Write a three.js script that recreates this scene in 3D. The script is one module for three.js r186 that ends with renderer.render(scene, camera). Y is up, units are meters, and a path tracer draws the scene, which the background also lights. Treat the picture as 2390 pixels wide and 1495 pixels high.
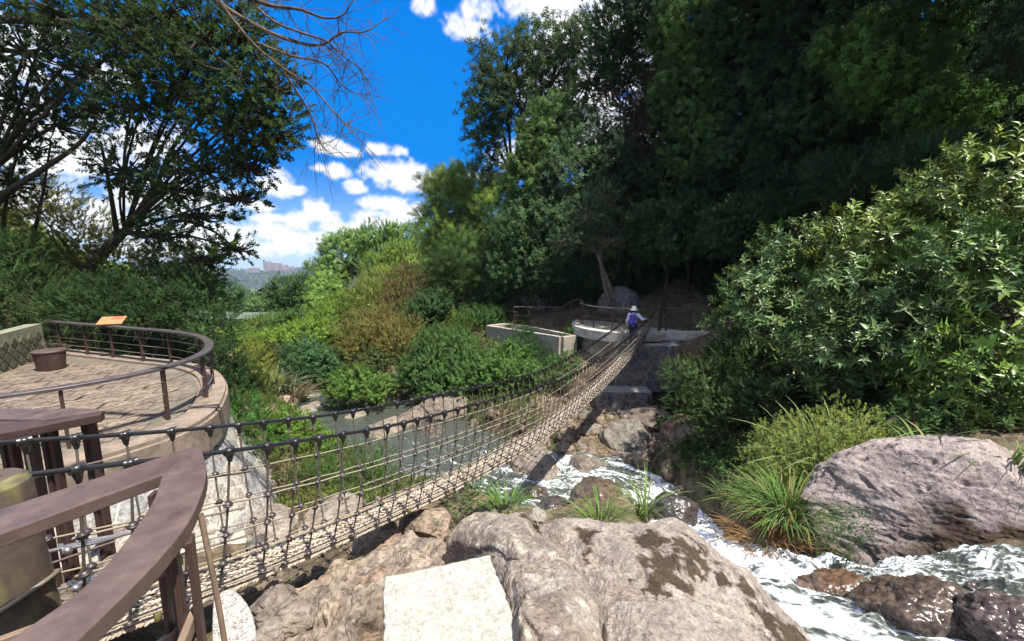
import * as THREE from 'three';
import { mergeGeometries, mergeVertices } from 'three/addons/utils/BufferGeometryUtils.js';
import { RoundedBoxGeometry } from 'three/addons/geometries/RoundedBoxGeometry.js';
import { MarchingCubes } from 'three/addons/objects/MarchingCubes.js';
import { createNoise3D } from 'simplex-noise';

// ---------- camera, sky, sun, exposure ----------
const W0 = 2390, H0 = 1495, F0 = 1003, EYE = 3.1, PITCH = Math.atan(147.5 / F0);
const scene = new THREE.Scene();
const camera = new THREE.PerspectiveCamera(2 * Math.atan(H0 / 2 / F0) * 180 / Math.PI, W0 / H0, 0.05, 9000);
camera.position.set(0, EYE, 0);
camera.rotation.set(-PITCH, 0, 0);
const renderer = new THREE.WebGLRenderer({ antialias: true });
renderer.toneMapping = THREE.LinearToneMapping;
renderer.toneMappingExposure = 1.85;
renderer.shadowMap.enabled = true;
const SUN = new THREE.Vector3(0.31, 0.88, 0.27).normalize();
const sun = new THREE.DirectionalLight(new THREE.Color(1.0, 0.95, 0.86), 4.9);
sun.position.copy(SUN).multiplyScalar(120); sun.castShadow = true; sun.shadow.radius = 1;
Object.assign(sun.shadow.camera, { left: -60, right: 60, top: 60, bottom: -60, near: 1, far: 300 });
sun.shadow.mapSize.set(4096, 4096);
scene.add(sun, sun.target);
scene.fog = new THREE.FogExp2(new THREE.Color(0.62, 0.78, 1.0), 0.00011);

// ---------- helpers ----------
function mulberry(a) { return () => { a = (a + 0x6d2b79f5) | 0; let t = Math.imul(a ^ (a >>> 15), 1 | a); t = (t + Math.imul(t ^ (t >>> 7), 61 | t)) ^ t; return ((t ^ (t >>> 14)) >>> 0) / 4294967296; }; }
const rnd = mulberry(20240611);
const rr = (a, b) => a + (b - a) * rnd();
const n3 = createNoise3D(mulberry(77));
const clamp = (x, a = 0, b = 1) => Math.min(b, Math.max(a, x));
const sstep = (a, b, x) => { const t = clamp((x - a) / (b - a)); return t * t * (3 - 2 * t); };
const lerp = (a, b, t) => a + (b - a) * t;
function fbm(x, y, z, o = 4, gain = 0.5) { let s = 0, a = 1, n = 0; for (let i = 0; i < o; i++) { s += a * n3(x, y, z); n += a; a *= gain; x *= 2.03; y *= 2.03; z *= 2.03; } return s / n; }
const ridge = (x, y, z, o = 3) => { let s = 0, a = 1, n = 0; for (let i = 0; i < o; i++) { s += a * (1 - Math.abs(n3(x, y, z))); n += a; a *= 0.5; x *= 2.1; y *= 2.1; z *= 2.1; } return s / n; };
const cP = Math.cos(PITCH), sP = Math.sin(PITCH);
function ray(px, py) { const x = (px - W0 / 2) / F0, y = -(py - H0 / 2) / F0; return new THREE.Vector3(x, y * cP - sP, -y * sP - cP); }
function at(px, py, d) { const r = ray(px, py); return new THREE.Vector3(0, EYE, 0).addScaledVector(r, d / -r.z); }     // point at a forward distance
function onY(px, py, y) { const r = ray(px, py); return new THREE.Vector3(0, EYE, 0).addScaledVector(r, (y - EYE) / r.y); } // point on a level plane
const V = (x, d, y) => new THREE.Vector3(x, y, -d);
const names = new Map();
function numbered(n) { const k = names.get(n) || 0; names.set(n, k + 1); return k ? n + '_' + String(k).padStart(3, '0') : n; }
function tag(o, label, category, group, kind) { Object.assign(o.userData, { label }); if (category) o.userData.category = category; if (group) o.userData.group = group; if (kind) o.userData.kind = kind; return o; }
function thing(name, label, category, pos, group) { const g = new THREE.Group(); g.name = numbered(name); if (pos) g.position.copy(pos); scene.add(g); return tag(g, label, category, group); }
function mesh(name, geo, mat, parent) { const m = new THREE.Mesh(geo, mat); m.name = parent ? name : numbered(name); m.castShadow = m.receiveShadow = true; (parent || scene).add(m); return m; }
// part(): geometry in world coordinates, put under a thing that stands at thing.position
function part(name, geo, mat, parent, sub) { const m = mesh(name, geo, mat, sub || parent); if (!sub) m.position.copy(parent.position).negate(); return m; }
function stuff(o) { o.userData.kind = 'stuff'; return o; }
function merge(list) { return mergeGeometries(list.map((g) => { const h = g.index ? g.toNonIndexed() : g; for (const k of Object.keys(h.attributes)) if (!['position', 'normal', 'uv', 'color'].includes(k)) h.deleteAttribute(k); return h; }), false); }
function tube(pts, r0, r1 = r0, seg = 0, rad = 7, closed = false) {
  const c = pts.length > 2 || closed ? new THREE.CatmullRomCurve3(pts, closed) : new THREE.LineCurve3(pts[0], pts[1]);
  const n = seg || Math.max(2, (pts.length - 1) * 5), g = new THREE.TubeGeometry(c, n, 1, rad, closed), p = g.attributes.position, nn = g.attributes.normal;
  const len = c.getLength(), uv = g.attributes.uv;
  for (let i = 0; i <= n; i++) { const q = c.getPointAt(i / n), r = lerp(r0, r1, i / n); for (let j = 0; j <= rad; j++) { const k = i * (rad + 1) + j; p.setXYZ(k, q.x + nn.getX(k) * r, q.y + nn.getY(k) * r, q.z + nn.getZ(k) * r); uv.setXY(k, j / rad * 6.28 * Math.max(r0, 0.03), i / n * len); } }
  return g;
}
function box(w, h, d, x = 0, y = 0, z = 0, turn = 0, tilt = 0, bevel = 0) {
  const g = bevel ? new RoundedBoxGeometry(w, h, d, 1, bevel) : new THREE.BoxGeometry(w, h, d);
  if (tilt) g.rotateX(tilt); if (turn) g.rotateY(turn); return g.translate(x, y, z);
}
// square bar between two points
function bar(a, b, w, h, up = new THREE.Vector3(0, 1, 0), bevel = 0) {
  const dir = b.clone().sub(a), L = dir.length(); dir.normalize();
  const side = new THREE.Vector3().crossVectors(up, dir); if (side.lengthSq() < 1e-6) side.set(1, 0, 0); side.normalize();
  const u = new THREE.Vector3().crossVectors(dir, side).normalize();
  const g = bevel ? new RoundedBoxGeometry(w, h, L, 1, bevel) : new THREE.BoxGeometry(w, h, L);
  return g.applyMatrix4(new THREE.Matrix4().makeBasis(side, u, dir).setPosition(a.clone().add(b).multiplyScalar(0.5)));
}
// box-projected uv in metres (needed after shapes are free-form)
function boxUV(g, s = 1) {
  g = g.index ? g.toNonIndexed() : g; const p = g.attributes.position, uv = new Float32Array(p.count * 2), a = new THREE.Vector3(), b = new THREE.Vector3(), c = new THREE.Vector3();
  for (let i = 0; i < p.count; i += 3) {
    a.fromBufferAttribute(p, i); b.fromBufferAttribute(p, i + 1).sub(a); c.fromBufferAttribute(p, i + 2).sub(a); b.cross(c);
    const x = Math.abs(b.x), y = Math.abs(b.y), z = Math.abs(b.z);
    for (let k = i; k < i + 3; k++) { const X = p.getX(k), Y = p.getY(k), Z = p.getZ(k); uv[k * 2] = (y >= x && y >= z ? X : x > z ? Z : X) * s; uv[k * 2 + 1] = (y >= x && y >= z ? Z : Y) * s; }
  }
  g.setAttribute('uv', new THREE.BufferAttribute(uv, 2)); return g;
}
function displace(g, f) { const p = g.attributes.position, v = new THREE.Vector3(); for (let i = 0; i < p.count; i++) { v.fromBufferAttribute(p, i); f(v, i); p.setXYZ(i, v.x, v.y, v.z); } g.computeVertexNormals(); return g; }
function paint(g, f) { const p = g.attributes.position, n = g.attributes.normal, c = new Float32Array(p.count * 3), v = new THREE.Vector3(), m = new THREE.Vector3(); for (let i = 0; i < p.count; i++) { v.fromBufferAttribute(p, i); m.fromBufferAttribute(n, i); const k = f(v, m); c[i * 3] = k[0]; c[i * 3 + 1] = k[1]; c[i * 3 + 2] = k[2]; } g.setAttribute('color', new THREE.BufferAttribute(c, 3)); return g; }
const mix3 = (a, b, t) => [lerp(a[0], b[0], t), lerp(a[1], b[1], t), lerp(a[2], b[2], t)];

// ---------- textures (tileable grain) ----------
function grid(n, seed) { const r = mulberry(seed), a = new Float32Array(n * n); for (let i = 0; i < a.length; i++) a[i] = r(); return (x, y) => { const xi = Math.floor(x), yi = Math.floor(y), fx = x - xi, fy = y - yi, sx = fx * fx * (3 - 2 * fx), sy = fy * fy * (3 - 2 * fy), g = (i, j) => a[(((j % n) + n) % n) * n + (((i % n) + n) % n)]; return lerp(lerp(g(xi, yi), g(xi + 1, yi), sx), lerp(g(xi, yi + 1), g(xi + 1, yi + 1), sx), sy); }; }
function tfbm(seed, n0, oct) { const gs = []; for (let i = 0; i < oct; i++) gs.push(grid(n0 << i, seed + i * 13)); return (u, v) => { let s = 0, a = 1, t = 0; gs.forEach((g, i) => { s += a * g(u * (n0 << i), v * (n0 << i)); t += a; a *= 0.55; }); return s / t; }; }
function tex(size, f, srgb = true, rep = 1, h = size) {
  const d = new Uint8Array(size * h * 4);
  for (let y = 0; y < h; y++) for (let x = 0; x < size; x++) { const c = f((x + 0.5) / size, (y + 0.5) / h, x, y), o = (y * size + x) * 4; d[o] = clamp(c[0]) * 255; d[o + 1] = clamp(c[1]) * 255; d[o + 2] = clamp(c[2]) * 255; d[o + 3] = 255; }
  const t = new THREE.DataTexture(d, size, h); t.wrapS = t.wrapT = THREE.RepeatWrapping; t.magFilter = THREE.LinearFilter; t.minFilter = THREE.LinearMipmapLinearFilter; t.generateMipmaps = true; if (srgb) t.colorSpace = THREE.SRGBColorSpace; t.repeat.set(rep, rep); t.needsUpdate = true; return t;
}
const gray = (v) => [v, v, v];
const tF = tfbm(5, 8, 6), tG = tfbm(91, 32, 4), tH = tfbm(191, 4, 5);
const graniteMap = tex(512, (u, v) => { const s = tG(u, v), b = tF(u, v); const k = 0.86 + 0.5 * (s - 0.5) + 0.5 * (b - 0.5) + (s > 0.68 ? 0.1 : 0) - (s < 0.33 ? 0.14 : 0); return [k * 1.02, k, k * 0.97]; }, true, 0.9);
const graniteBump = tex(512, (u, v) => gray(0.6 * tF(u, v) + 0.4 * tG(u, v)), false, 0.9);
const lichenDots = (() => { const r = mulberry(404), n = 230, a = []; for (let i = 0; i < n; i++) a.push([r(), r(), .004 + .03 * Math.pow(r(), 2.2), r(), r() * 9]); return a; })();
const lichenField = (() => { const N = 1024, f = new Float32Array(N * N); for (const [cx, cy, rad, tone, sd] of lichenDots) { const R = Math.ceil(rad * N * 1.3), X = Math.round(cx * N), Y = Math.round(cy * N); for (let y = -R; y <= R; y++) for (let x = -R; x <= R; x++) { const a = Math.atan2(y, x), q = Math.hypot(x, y) / (rad * N) + .28 * n3(Math.cos(a) * 1.4 + sd, Math.sin(a) * 1.4, sd) + .1 * n3(x * .12, y * .12, sd); if (q < 1.05) { const k = (((Y + y) % N + N) % N) * N + ((X + x) % N + N) % N, v = sstep(1.05, .82, q) * (.55 + .45 * tone) * (q > .72 ? 1 : .78 + .2 * tone); if (v > f[k]) f[k] = v; } } } return f; })();
const lichenTone = (amount) => tex(1024, (u, v, x, y) => { const s = tG(u * 2, v * 2), f = tG(u * 4, v * 4), b = tF(u, v), l = lichenField[y * 1024 + x]; const k = .8 + .26 * (s - .5) + .3 * (f - .5) + .22 * (b - .5) - (f < .33 ? .08 : 0); return mix3([k * 1.015, k * .99, k * .97], [.97, .96, .91], clamp(l * amount)); }, true, .55);
const lichenMap = lichenTone(1.15), grainMap = lichenTone(.4);
const lichenBump = tex(1024, (u, v, x, y) => { const cr = Math.abs(tH(u, v) - .5 + .12 * (tG(u, v) - .5)), crack = sstep(.02, .002, cr) * (tF(u, v) > .47 ? 1 : 0); return gray(.45 * tF(u, v) + .3 * tG(u * 2, v * 2) + .08 * lichenField[y * 1024 + x] + .2 - .12 * crack); }, false, .55);
const concreteMap = tex(512, (u, v) => { const b = tF(u, v), s = tG(u, v), st = tH(u * 1, v * 1); const k = 0.88 + 0.35 * (b - 0.5) + 0.22 * (s - 0.5) + 0.3 * (st - 0.5); return [k, k * 0.985, k * 0.95]; }, true, 0.6);
const metalMap = tex(512, (u, v) => { const b = tF(u, v), s = tG(u, v); const k = 0.9 + 0.3 * (b - 0.5) + 0.15 * (s - 0.5); return [k, k * 0.97, k * 0.97]; }, true, 1.3);
const metalRough = tex(256, (u, v) => gray(0.55 + 0.5 * (tF(u, v) - 0.5)), false, 1.3);
const soilMap = tex(512, (u, v) => { const s = tG(u, v), b = tF(u, v); const k = 0.8 + 0.9 * (s - 0.5) + 0.6 * (b - 0.5); return [k * 1.05, k * 0.97, k * 0.85]; }, true, 0.5);
const barkMap = tex(256, (u, v) => { const k = 0.82 + 0.7 * (tF(u * 2, v * 0.5) - 0.5) + 0.3 * (tG(u, v) - 0.5); return [k * 1.03, k, k * 0.94]; }, true, 1);
const std = (o) => new THREE.MeshStandardMaterial(o), phys = (o) => new THREE.MeshPhysicalMaterial(o);
const rgb = (r, g, b) => new THREE.Color().setRGB(r, g, b);
const M = {
  rock: std({ vertexColors: true, map: graniteMap, bumpMap: graniteBump, bumpScale: 0.03, roughness: 0.88 }),
  lichenRock: std({ vertexColors: true, map: lichenMap, bumpMap: lichenBump, bumpScale: 0.05, roughness: 0.9 }),
  grainRock: std({ vertexColors: true, map: grainMap, bumpMap: lichenBump, bumpScale: 0.04, roughness: 0.9 }),
  wetRock: std({ vertexColors: true, map: graniteMap, bumpMap: graniteBump, bumpScale: 0.02, roughness: 0.28 }),
  soil: std({ vertexColors: true, map: soilMap, bumpMap: graniteBump, bumpScale: 0.05, roughness: 0.95 }),
  concrete: std({ color: rgb(0.46, 0.425, 0.37), map: concreteMap, bumpMap: graniteBump, bumpScale: 0.006, roughness: 0.9 }),
  pinkConcrete: std({ color: rgb(0.3, 0.24, 0.2), map: concreteMap, bumpMap: graniteBump, bumpScale: 0.008, roughness: 0.9 }),
  paleConcrete: std({ color: rgb(0.66, 0.64, 0.6), map: concreteMap, bumpMap: graniteBump, bumpScale: 0.006, roughness: 0.88 }),
  mortar: std({ color: rgb(0.4, 0.39, 0.37), map: concreteMap, bumpMap: graniteBump, bumpScale: 0.01, roughness: 0.95 }),
  brownMetal: std({ color: rgb(0.085, 0.052, 0.045), map: metalMap, roughnessMap: metalRough, roughness: 0.85, metalness: 0.15 }),
  railTop: std({ color: rgb(0.14, 0.1, 0.087), map: metalMap, roughnessMap: metalRough, roughness: 0.8, metalness: 0.1 }),
  greyRail: std({ color: rgb(0.12, 0.11, 0.11), map: metalMap, roughnessMap: metalRough, roughness: 0.75, metalness: 0.2 }),
  flatBar: std({ color: rgb(0.27, 0.2, 0.14), map: metalMap, roughness: 0.7, metalness: 0.1 }),
  wire: std({ color: rgb(0.3, 0.25, 0.2), roughness: 0.5, metalness: 0.5 }),
  steel: std({ color: rgb(0.55, 0.55, 0.55), map: metalMap, roughness: 0.35, metalness: 0.85 }),
  blackRope: phys({ color: rgb(0.012, 0.012, 0.014), roughness: 0.35, clearcoat: 0.4, clearcoatRoughness: 0.3 }),
  clamp: phys({ color: rgb(0.014, 0.013, 0.014), roughness: 0.38, clearcoat: 0.5, clearcoatRoughness: 0.25 }),
  darkRope: std({ color: rgb(0.1, 0.085, 0.065), roughness: 0.75 }),
  knot: phys({ color: rgb(0.035, 0.026, 0.026), roughness: 0.42, clearcoat: 0.3, clearcoatRoughness: 0.35 }),
  tanRope: std({ color: rgb(0.27, 0.23, 0.165), roughness: 0.85 }),
  weave: std({ vertexColors: true, roughness: 0.9 }),
  moss: std({ color: rgb(0.16, 0.15, 0.05), roughness: 1 }),
};
// ---------- sky: air and clouds as one computed panorama ----------
{
  const SW = 2048, SH = 1024, data = new Float32Array(SW * SH * 4);
  const dirOf = (px, py) => ray(px, py).normalize();
  const blobs = [];
  const addCloud = (dir, ax, ay, soft, w = 1) => { const az = Math.atan2(dir.x, -dir.z), el = Math.asin(dir.y); blobs.push({ az, el, ax, ay, soft, w }); };
  // [px, py, half width px, half height px, wispiness]
  const seen = [[770, 340, 36, 20, 0], [812, 356, 32, 14, 0], [885, 350, 30, 14, 0], [930, 354, 20, 13, 0], [745, 392, 20, 9, .2], [788, 402, 26, 18, 0], [830, 438, 23, 17, 0], [900, 405, 48, 28, 0], [940, 405, 46, 36, 0], [960, 430, 60, 24, 0], [1010, 425, 40, 20, .2], [1110, 412, 50, 12, .3],
    [900, 476, 50, 18, 0], [950, 500, 50, 24, .2], [735, 505, 34, 34, 0], [700, 518, 30, 24, 0], [770, 520, 30, 26, 0], [850, 515, 34, 24, 0], [890, 522, 50, 26, 0], [830, 535, 40, 22, .1], [625, 510, 38, 10, .3], [645, 432, 40, 34, .2], [690, 445, 22, 12, .2], [600, 482, 34, 13, .3], [640, 545, 44, 22, .1], [700, 570, 52, 26, .1], [660, 580, 70, 26, .3], [745, 560, 30, 20, .2], [600, 600, 90, 24, .5],
    [1060, 60, 26, 26, .8], [1100, 75, 44, 28, .8], [1110, 25, 34, 28, .8], [990, 15, 22, 24, .7], [1290, 5, 110, 50, 0], [1380, 60, 120, 100, 0], [1340, 200, 130, 130, .1], [1440, 130, 130, 150, 0], [1250, 370, 90, 50, .2], [1420, 330, 120, 80, .2],
    [110, 350, 160, 90, .3], [30, 250, 110, 110, .4], [300, 330, 120, 60, .4], [420, 470, 120, 50, .3], [200, 520, 160, 50, .4], [500, 560, 120, 40, .4], [370, 590, 150, 30, .4], [260, 180, 50, 40, .6], [40, 470, 130, 60, .3], [120, 100, 60, 40, .6], [480, 620, 120, 22, .5]];
  for (const [px, py, hw, hh, soft] of seen) { const d = dirOf(px, py), e = dirOf(px + hw, py), g = dirOf(px, py - hh); addCloud(d, d.angleTo(e) * 1.15 / Math.max(0.3, Math.cos(Math.asin(d.y))), d.angleTo(g) * 1.15, soft); }
  const r = mulberry(4242); // unseen cumulus beyond the frame, added thicker than in view for white fill
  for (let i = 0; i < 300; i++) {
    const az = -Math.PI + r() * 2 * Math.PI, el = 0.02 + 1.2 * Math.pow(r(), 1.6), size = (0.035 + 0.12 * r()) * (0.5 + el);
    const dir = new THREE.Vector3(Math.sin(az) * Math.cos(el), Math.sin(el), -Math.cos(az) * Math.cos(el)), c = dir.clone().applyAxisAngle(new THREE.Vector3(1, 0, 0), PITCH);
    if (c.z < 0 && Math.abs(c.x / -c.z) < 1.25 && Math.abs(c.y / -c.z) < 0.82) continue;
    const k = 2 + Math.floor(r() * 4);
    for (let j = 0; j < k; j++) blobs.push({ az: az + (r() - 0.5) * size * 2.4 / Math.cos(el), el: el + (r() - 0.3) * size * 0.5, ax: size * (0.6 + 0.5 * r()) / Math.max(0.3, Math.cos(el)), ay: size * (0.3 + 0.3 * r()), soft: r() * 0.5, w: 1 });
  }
  const zen = [0.001, 0.085, 0.44], mid = [0.003, 0.15, 0.505], hor = [0.26, 0.42, 0.58];
  const dens = (x, y, z, az, el) => {
    let best = -1;
    for (const b of blobs) {
      let da = Math.abs(az - b.az); if (da > Math.PI) da = 2 * Math.PI - da;
      if (da > b.ax * 1.9) continue; let de = (el - b.el) / b.ay; if (de < 0) de *= 1.35; if (Math.abs(de) > 1.9) continue;
      const q = 1 - ((da / b.ax) ** 2 + de * de); const v = q > 0 ? q * (1 - b.soft * 0.55) : q; if (v > best) best = v;
    }
    if (best < -0.9) return 0;
    const w = fbm(x * 9, y * 12, z * 9, 3), q = [x + .012 * w, y + .012 * n3(x * 14, y * 14, z * 14), z + .012 * w];
    const billow = (f) => 1 - 2 * Math.abs(n3(q[0] * f, q[1] * f * 1.15, q[2] * f)), puffs = .5 * billow(20) + .34 * billow(42) + .24 * billow(90) + .14 * billow(190);
    return best * 0.85 + 0.42 * w + 0.62 * puffs + 0.1;
  };
  for (let j = 0; j < SH; j++) {
    const el = ((j + 0.5) / SH - 0.5) * Math.PI, y = Math.sin(el), ce = Math.cos(el);
    for (let i = 0; i < SW; i++) {
      const u = ((i + 0.5) / SW - 0.5) * 2 * Math.PI, x = Math.cos(u) * ce, z = Math.sin(u) * ce, az = Math.atan2(x, -z), o = (j * SW + i) * 4;
      const t = clamp(y); let c = t < 0.22 ? mix3(hor, mid, sstep(0, 1, Math.pow(t / 0.22, 0.8))) : mix3(mid, zen, sstep(0.22, 0.85, t));
      if (y > -0.1) {
        const D = dens(x, y, z, az, el);
        if (D > 0) {
          const a = Math.pow(sstep(0.02, 1.0, D), .8);
          const w = [0.6, 0.605, 0.615];
          c = mix3(c, w, a * 0.97);
        }
      } else c = [0.33, 0.45, 0.57];
      data[o] = c[0]; data[o + 1] = c[1]; data[o + 2] = c[2]; data[o + 3] = 1;
    }
  }
  const t = new THREE.DataTexture(data, SW, SH, THREE.RGBAFormat, THREE.FloatType);
  t.mapping = THREE.EquirectangularReflectionMapping; t.magFilter = t.minFilter = THREE.LinearFilter; t.needsUpdate = true;
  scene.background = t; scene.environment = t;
}
// ---------- stream line: [x, depth, water level, half width, froth] ----------
const WATER = [[6.4, .9, 1.2, .8, .9], [5, 1.9, .8, .9, .75], [3.5, 2.75, .36, .98, .64], [2.82, 3.5, .08, .62, .7], [2.58, 4.4, -.22, .46, .95], [2.75, 5.3, -.75, .42, 1], [3.05, 6.2, -1.35, .45, 1], [3.35, 7.6, -2.05, .5, .95], [3.4, 9.2, -2.62, .8, .8], [2.6, 10.6, -2.88, 1.2, .62], [1, 11.1, -2.98, 1.5, .68], [-.8, 12.1, -3.1, 1.7, .5], [-3.2, 14.3, -3.28, 2.0, .3], [-5.5, 16.6, -3.42, 2.2, .22], [-8.4, 19, -3.62, 1.9, .2], [-11.8, 21.6, -3.9, 1.6, .2], [-16, 28, -4.9, 1.8, .1], [-22.5, 40, -6.5, 2.4, .1]];
const waterCurve = new THREE.CatmullRomCurve3(WATER.map(([x, d, y]) => V(x, d, y)), false, 'centripetal');
const waterSamples = []; { const n = 240; for (let i = 0; i <= n; i++) { const t = i / n, k = t * (WATER.length - 1), a = Math.min(WATER.length - 2, Math.floor(k)), p = waterCurve.getPoint(t); waterSamples.push([p.x, -p.z, p.y, lerp(WATER[a][3], WATER[a + 1][3], k - a), lerp(WATER[a][4], WATER[a + 1][4], k - a)]); } }
function streamAt(x, d) { let b = null, q = 1e9; for (const w of waterSamples) { const k = (x - w[0]) ** 2 + (d - w[1]) ** 2; if (k < q) { q = k; b = w; } } return { dist: Math.sqrt(q), w: b }; }
// ---------- terrain ----------
const CP = [
  // bank under the viewer and the near landing
  [0, -4, 1.9], [-5, -4, 1.7], [5, -4, 1.9], [0, 0, 1.35], [0, 1.5, 1.15], [1.3, 1.4, 1.2], [-1.2, 1.5, .7], [-2.2, 2, .55], [-3.2, 1.4, .75], [-3.4, 2.7, .7], [-4.5, 2.5, .3], [-2.4, 3.2, 0.05], [-1.4, 2.7, .35], [-5, 4.2, -1.3], [-3.4, 4.4, -.9], [-4.4, 5.6, -1.7],
  // rocky slope below the rope bridge
  [-1.6, 4.2, -.15], [-.8, 3.6, .15], [-.3, 5, -.45], [.3, 4, .2], [1.3, 3.9, .1], [-1.2, 5.6, -.75], [-2.2, 5.2, -.75], [-.2, 6.2, -1.1], [1.2, 5.6, -1.4], [-3, 6.3, -1.6], [-4.2, 6.6, -2.2], [-5.2, 8.3, -2.95], [-5.6, 9.6, -2.9], [-4.4, 10, -2.9], [-2.6, 8, -2.3], [-1.2, 8, -2.1], [0.3, 8.5, -2.7], [-6.2, 11, -2.6], [-3.3, 11.2, -2.9], [-7, 13.5, -2.3], [-5.5, 13.5, -3.1], [-9, 16, -2.6], [-8.5, 17.5, -3.4],
  // stream bed
  [5.2, 1.2, .7], [4.3, 2.1, .2], [3.5, 2.9, -.1], [2.9, 3.9, -.6], [2.9, 5, -1.2], [3.2, 6.3, -1.8], [3.5, 8, -2.6], [3.4, 10, -3.1], [2, 11.2, -3.4], [0, 11.2, -3.5], [-2.2, 13, -3.7], [-5, 16.2, -3.9], [-8.4, 19, -4.1], [-11.8, 21.5, -4.4], [-16.5, 28, -5.4], [-23, 40, -7], [-35, 60, -9.5], [-53, 90, -13], [-84, 140, -19], [-28, 42, -5], [-42, 66, -7.5], [-60, 95, -11], [-70, 140, -17],
  // right bank
  [6.4, 1.6, 1.5], [5.2, 3.8, .5], [4.4, 5.5, .1], [5, 7.5, -.6], [6, 6, 1], [7, 4.5, 1.3], [9, 3, 2.2], [8, 8, 1.1], [6.2, 9.5, -.9], [5.3, 11, -2.2], [6.6, 12.5, -1.6], [8.5, 11.5, .6], [10.5, 9, 2.2], [10, 14, 1.6], [13, 10, 4.5], [14, 6, 5], [16, 14, 7.5], [20, 8, 9], [12, 17, 2.4],
  // far landing
  [4.2, 13.5, -3.2], [3, 16, -3.6], [4.2, 17.4, -3.6], [6, 17.4, -3], [7.5, 16.5, -1.6], [8.5, 18.3, -1], [7, 20, -.35], [9.5, 20.5, -.35], [5.5, 21, -.35], [4.5, 23, -.35], [7.5, 23.5, -.2], [10.5, 23, .2], [2.4, 22, -1.6], [1.5, 19.5, -3.2], [-.5, 20.5, -3], [-2, 18, -3.6], [-1.5, 24, -1.1], [1.5, 24.5, -.8], [-4, 20, -3.4], [-4.5, 24, -1.8], [-8, 24, -2.6], [-7.5, 28, -1.5], [-2, 28, 0], [2, 27, .3],
  // hillside on the right
  [5, 27.5, 2.5], [8, 27, 4], [12, 25, 5.5], [15, 21, 6.5], [18, 18, 9], [22, 22, 15], [26, 14, 15], [30, 25, 22], [16, 28, 12], [8, 33, 8], [2, 34, 5], [12, 38, 15], [22, 36, 21], [35, 35, 29], [45, 15, 28], [40, 0, 24], [25, 0, 14], [0, 45, 8], [10, 50, 16], [-6, 36, 1.5], [-7, 48, 3], [-4, 60, 7], [-22, 62, -1], [-10, 75, 4], [4, 70, 14], [20, 60, 22], [-30, 90, -1], [0, 95, 12], [20, 100, 22], [-50, 125, -7], [0, 140, 14], [40, 80, 32], [40, 140, 30],
  // left bank
  [-8, 8, -.5], [-12, 9, -.4], [-15, 9, -.3], [-9, 13.6, -1], [-12, 15, -.6], [-15.5, 15, .4], [-17, 12, 1.2], [-20, 9, 3.5], [-18, 5, 1.5], [-24, 15, 6], [-20, 20, 3.5], [-14, 20, -.6], [-12.5, 18, -1.6], [-17, 27, -1.5], [-25, 26, 3], [-30, 20, 10], [-34, 40, 0], [-42, 48, 4], [-52, 65, -3], [-62, 62, 5], [-80, 95, -6], [-110, 135, -10], [-40, 30, 16], [-40, 5, 15], [-25, -4, 6],
];
function baseHeight(x, d) {
  let s = 0, w = 0;
  for (const [cx, cd, cy] of CP) { const e = 0.3 + 0.16 * Math.max(0, Math.hypot(cx, cd) - 6), q = (x - cx) ** 2 + (d - cd) ** 2 + e * e, k = Math.min(1, 0.4 + e) / (q * Math.sqrt(q)) * (1 + e); s += k * cy; w += k; }
  return s / w;
}
const groundY = (x, d) => {
  let y = baseHeight(x, d) + 0.1 * fbm(x * 0.7, d * 0.7, 3) * clamp(Math.hypot(x, d) / 6, 0.3, 1.6);
  const { dist, w } = streamAt(x, d), bed = w[2] - 0.3; if (dist < w[3] * 1.5 && y > bed) y = lerp(bed, y, sstep(w[3] * 0.95, w[3] * 1.5, dist));
  const k = sstep(1.6, 2.6, x) * sstep(7.9, 6.9, x) * sstep(11.5, 12.6, d) * sstep(18.7, 18.3, d); if (k > 0) y = lerp(y, Math.min(y, -3.45 + .06 * (d - 13)), k);
  if (d > 18) { const q = sstep(.3, .13, Math.abs(x / d + .59)) * sstep(19, 28, d); if (q > 0) y = lerp(y, Math.min(y, 1.6 - .165 * d), q); }
  return y;
};
const ground = (x, d) => V(x, d, groundY(x, d));
{
  const NX = 230, ND = 250, pos = [], idx = [], X = [], D = [];
  for (let i = 0; i <= NX; i++) { const t = i / NX * 2 - 1; X.push(Math.sign(t) * (Math.abs(t) * 14 + 110 * Math.pow(Math.abs(t), 3.2)) - 1); }
  D.push(-90, -45, -22, -12); for (let j = 4; j <= ND; j++) { const t = (j - 4) / (ND - 4); D.push(-5 + t * 42 + 120 * Math.pow(t, 4)); }
  for (let j = 0; j <= ND; j++) for (let i = 0; i <= NX; i++) pos.push(X[i], groundY(X[i], D[j]), -D[j]);
  for (let j = 0; j < ND; j++) for (let i = 0; i < NX; i++) { const a = j * (NX + 1) + i, b = a + 1, c = a + NX + 1, e = c + 1; idx.push(a, b, c, b, e, c); }
  let g = new THREE.BufferGeometry(); g.setAttribute('position', new THREE.Float32BufferAttribute(pos, 3)); g.setIndex(idx); g.computeVertexNormals();
  paint(g, (p, n) => {
    const k = 0.5 + 0.5 * fbm(p.x * 0.5, p.y, p.z * 0.5, 4), m = sstep(0.35, 0.75, 0.5 + 0.5 * fbm(p.x * 0.23 + 9, p.y * 0.2, p.z * 0.23, 3));
    let c = mix3([0.13, 0.108, 0.085], [0.22, 0.19, 0.155], k); c = mix3(c, [0.055, 0.075, 0.03], m * 0.75);
    return c;
  });
  g = boxUV(g, 0.6);
  const t = mesh('terrain', g, M.soil); tag(t, 'brown soil and rock slopes of the gorge under the plants', undefined, undefined, 'structure');
}

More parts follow.
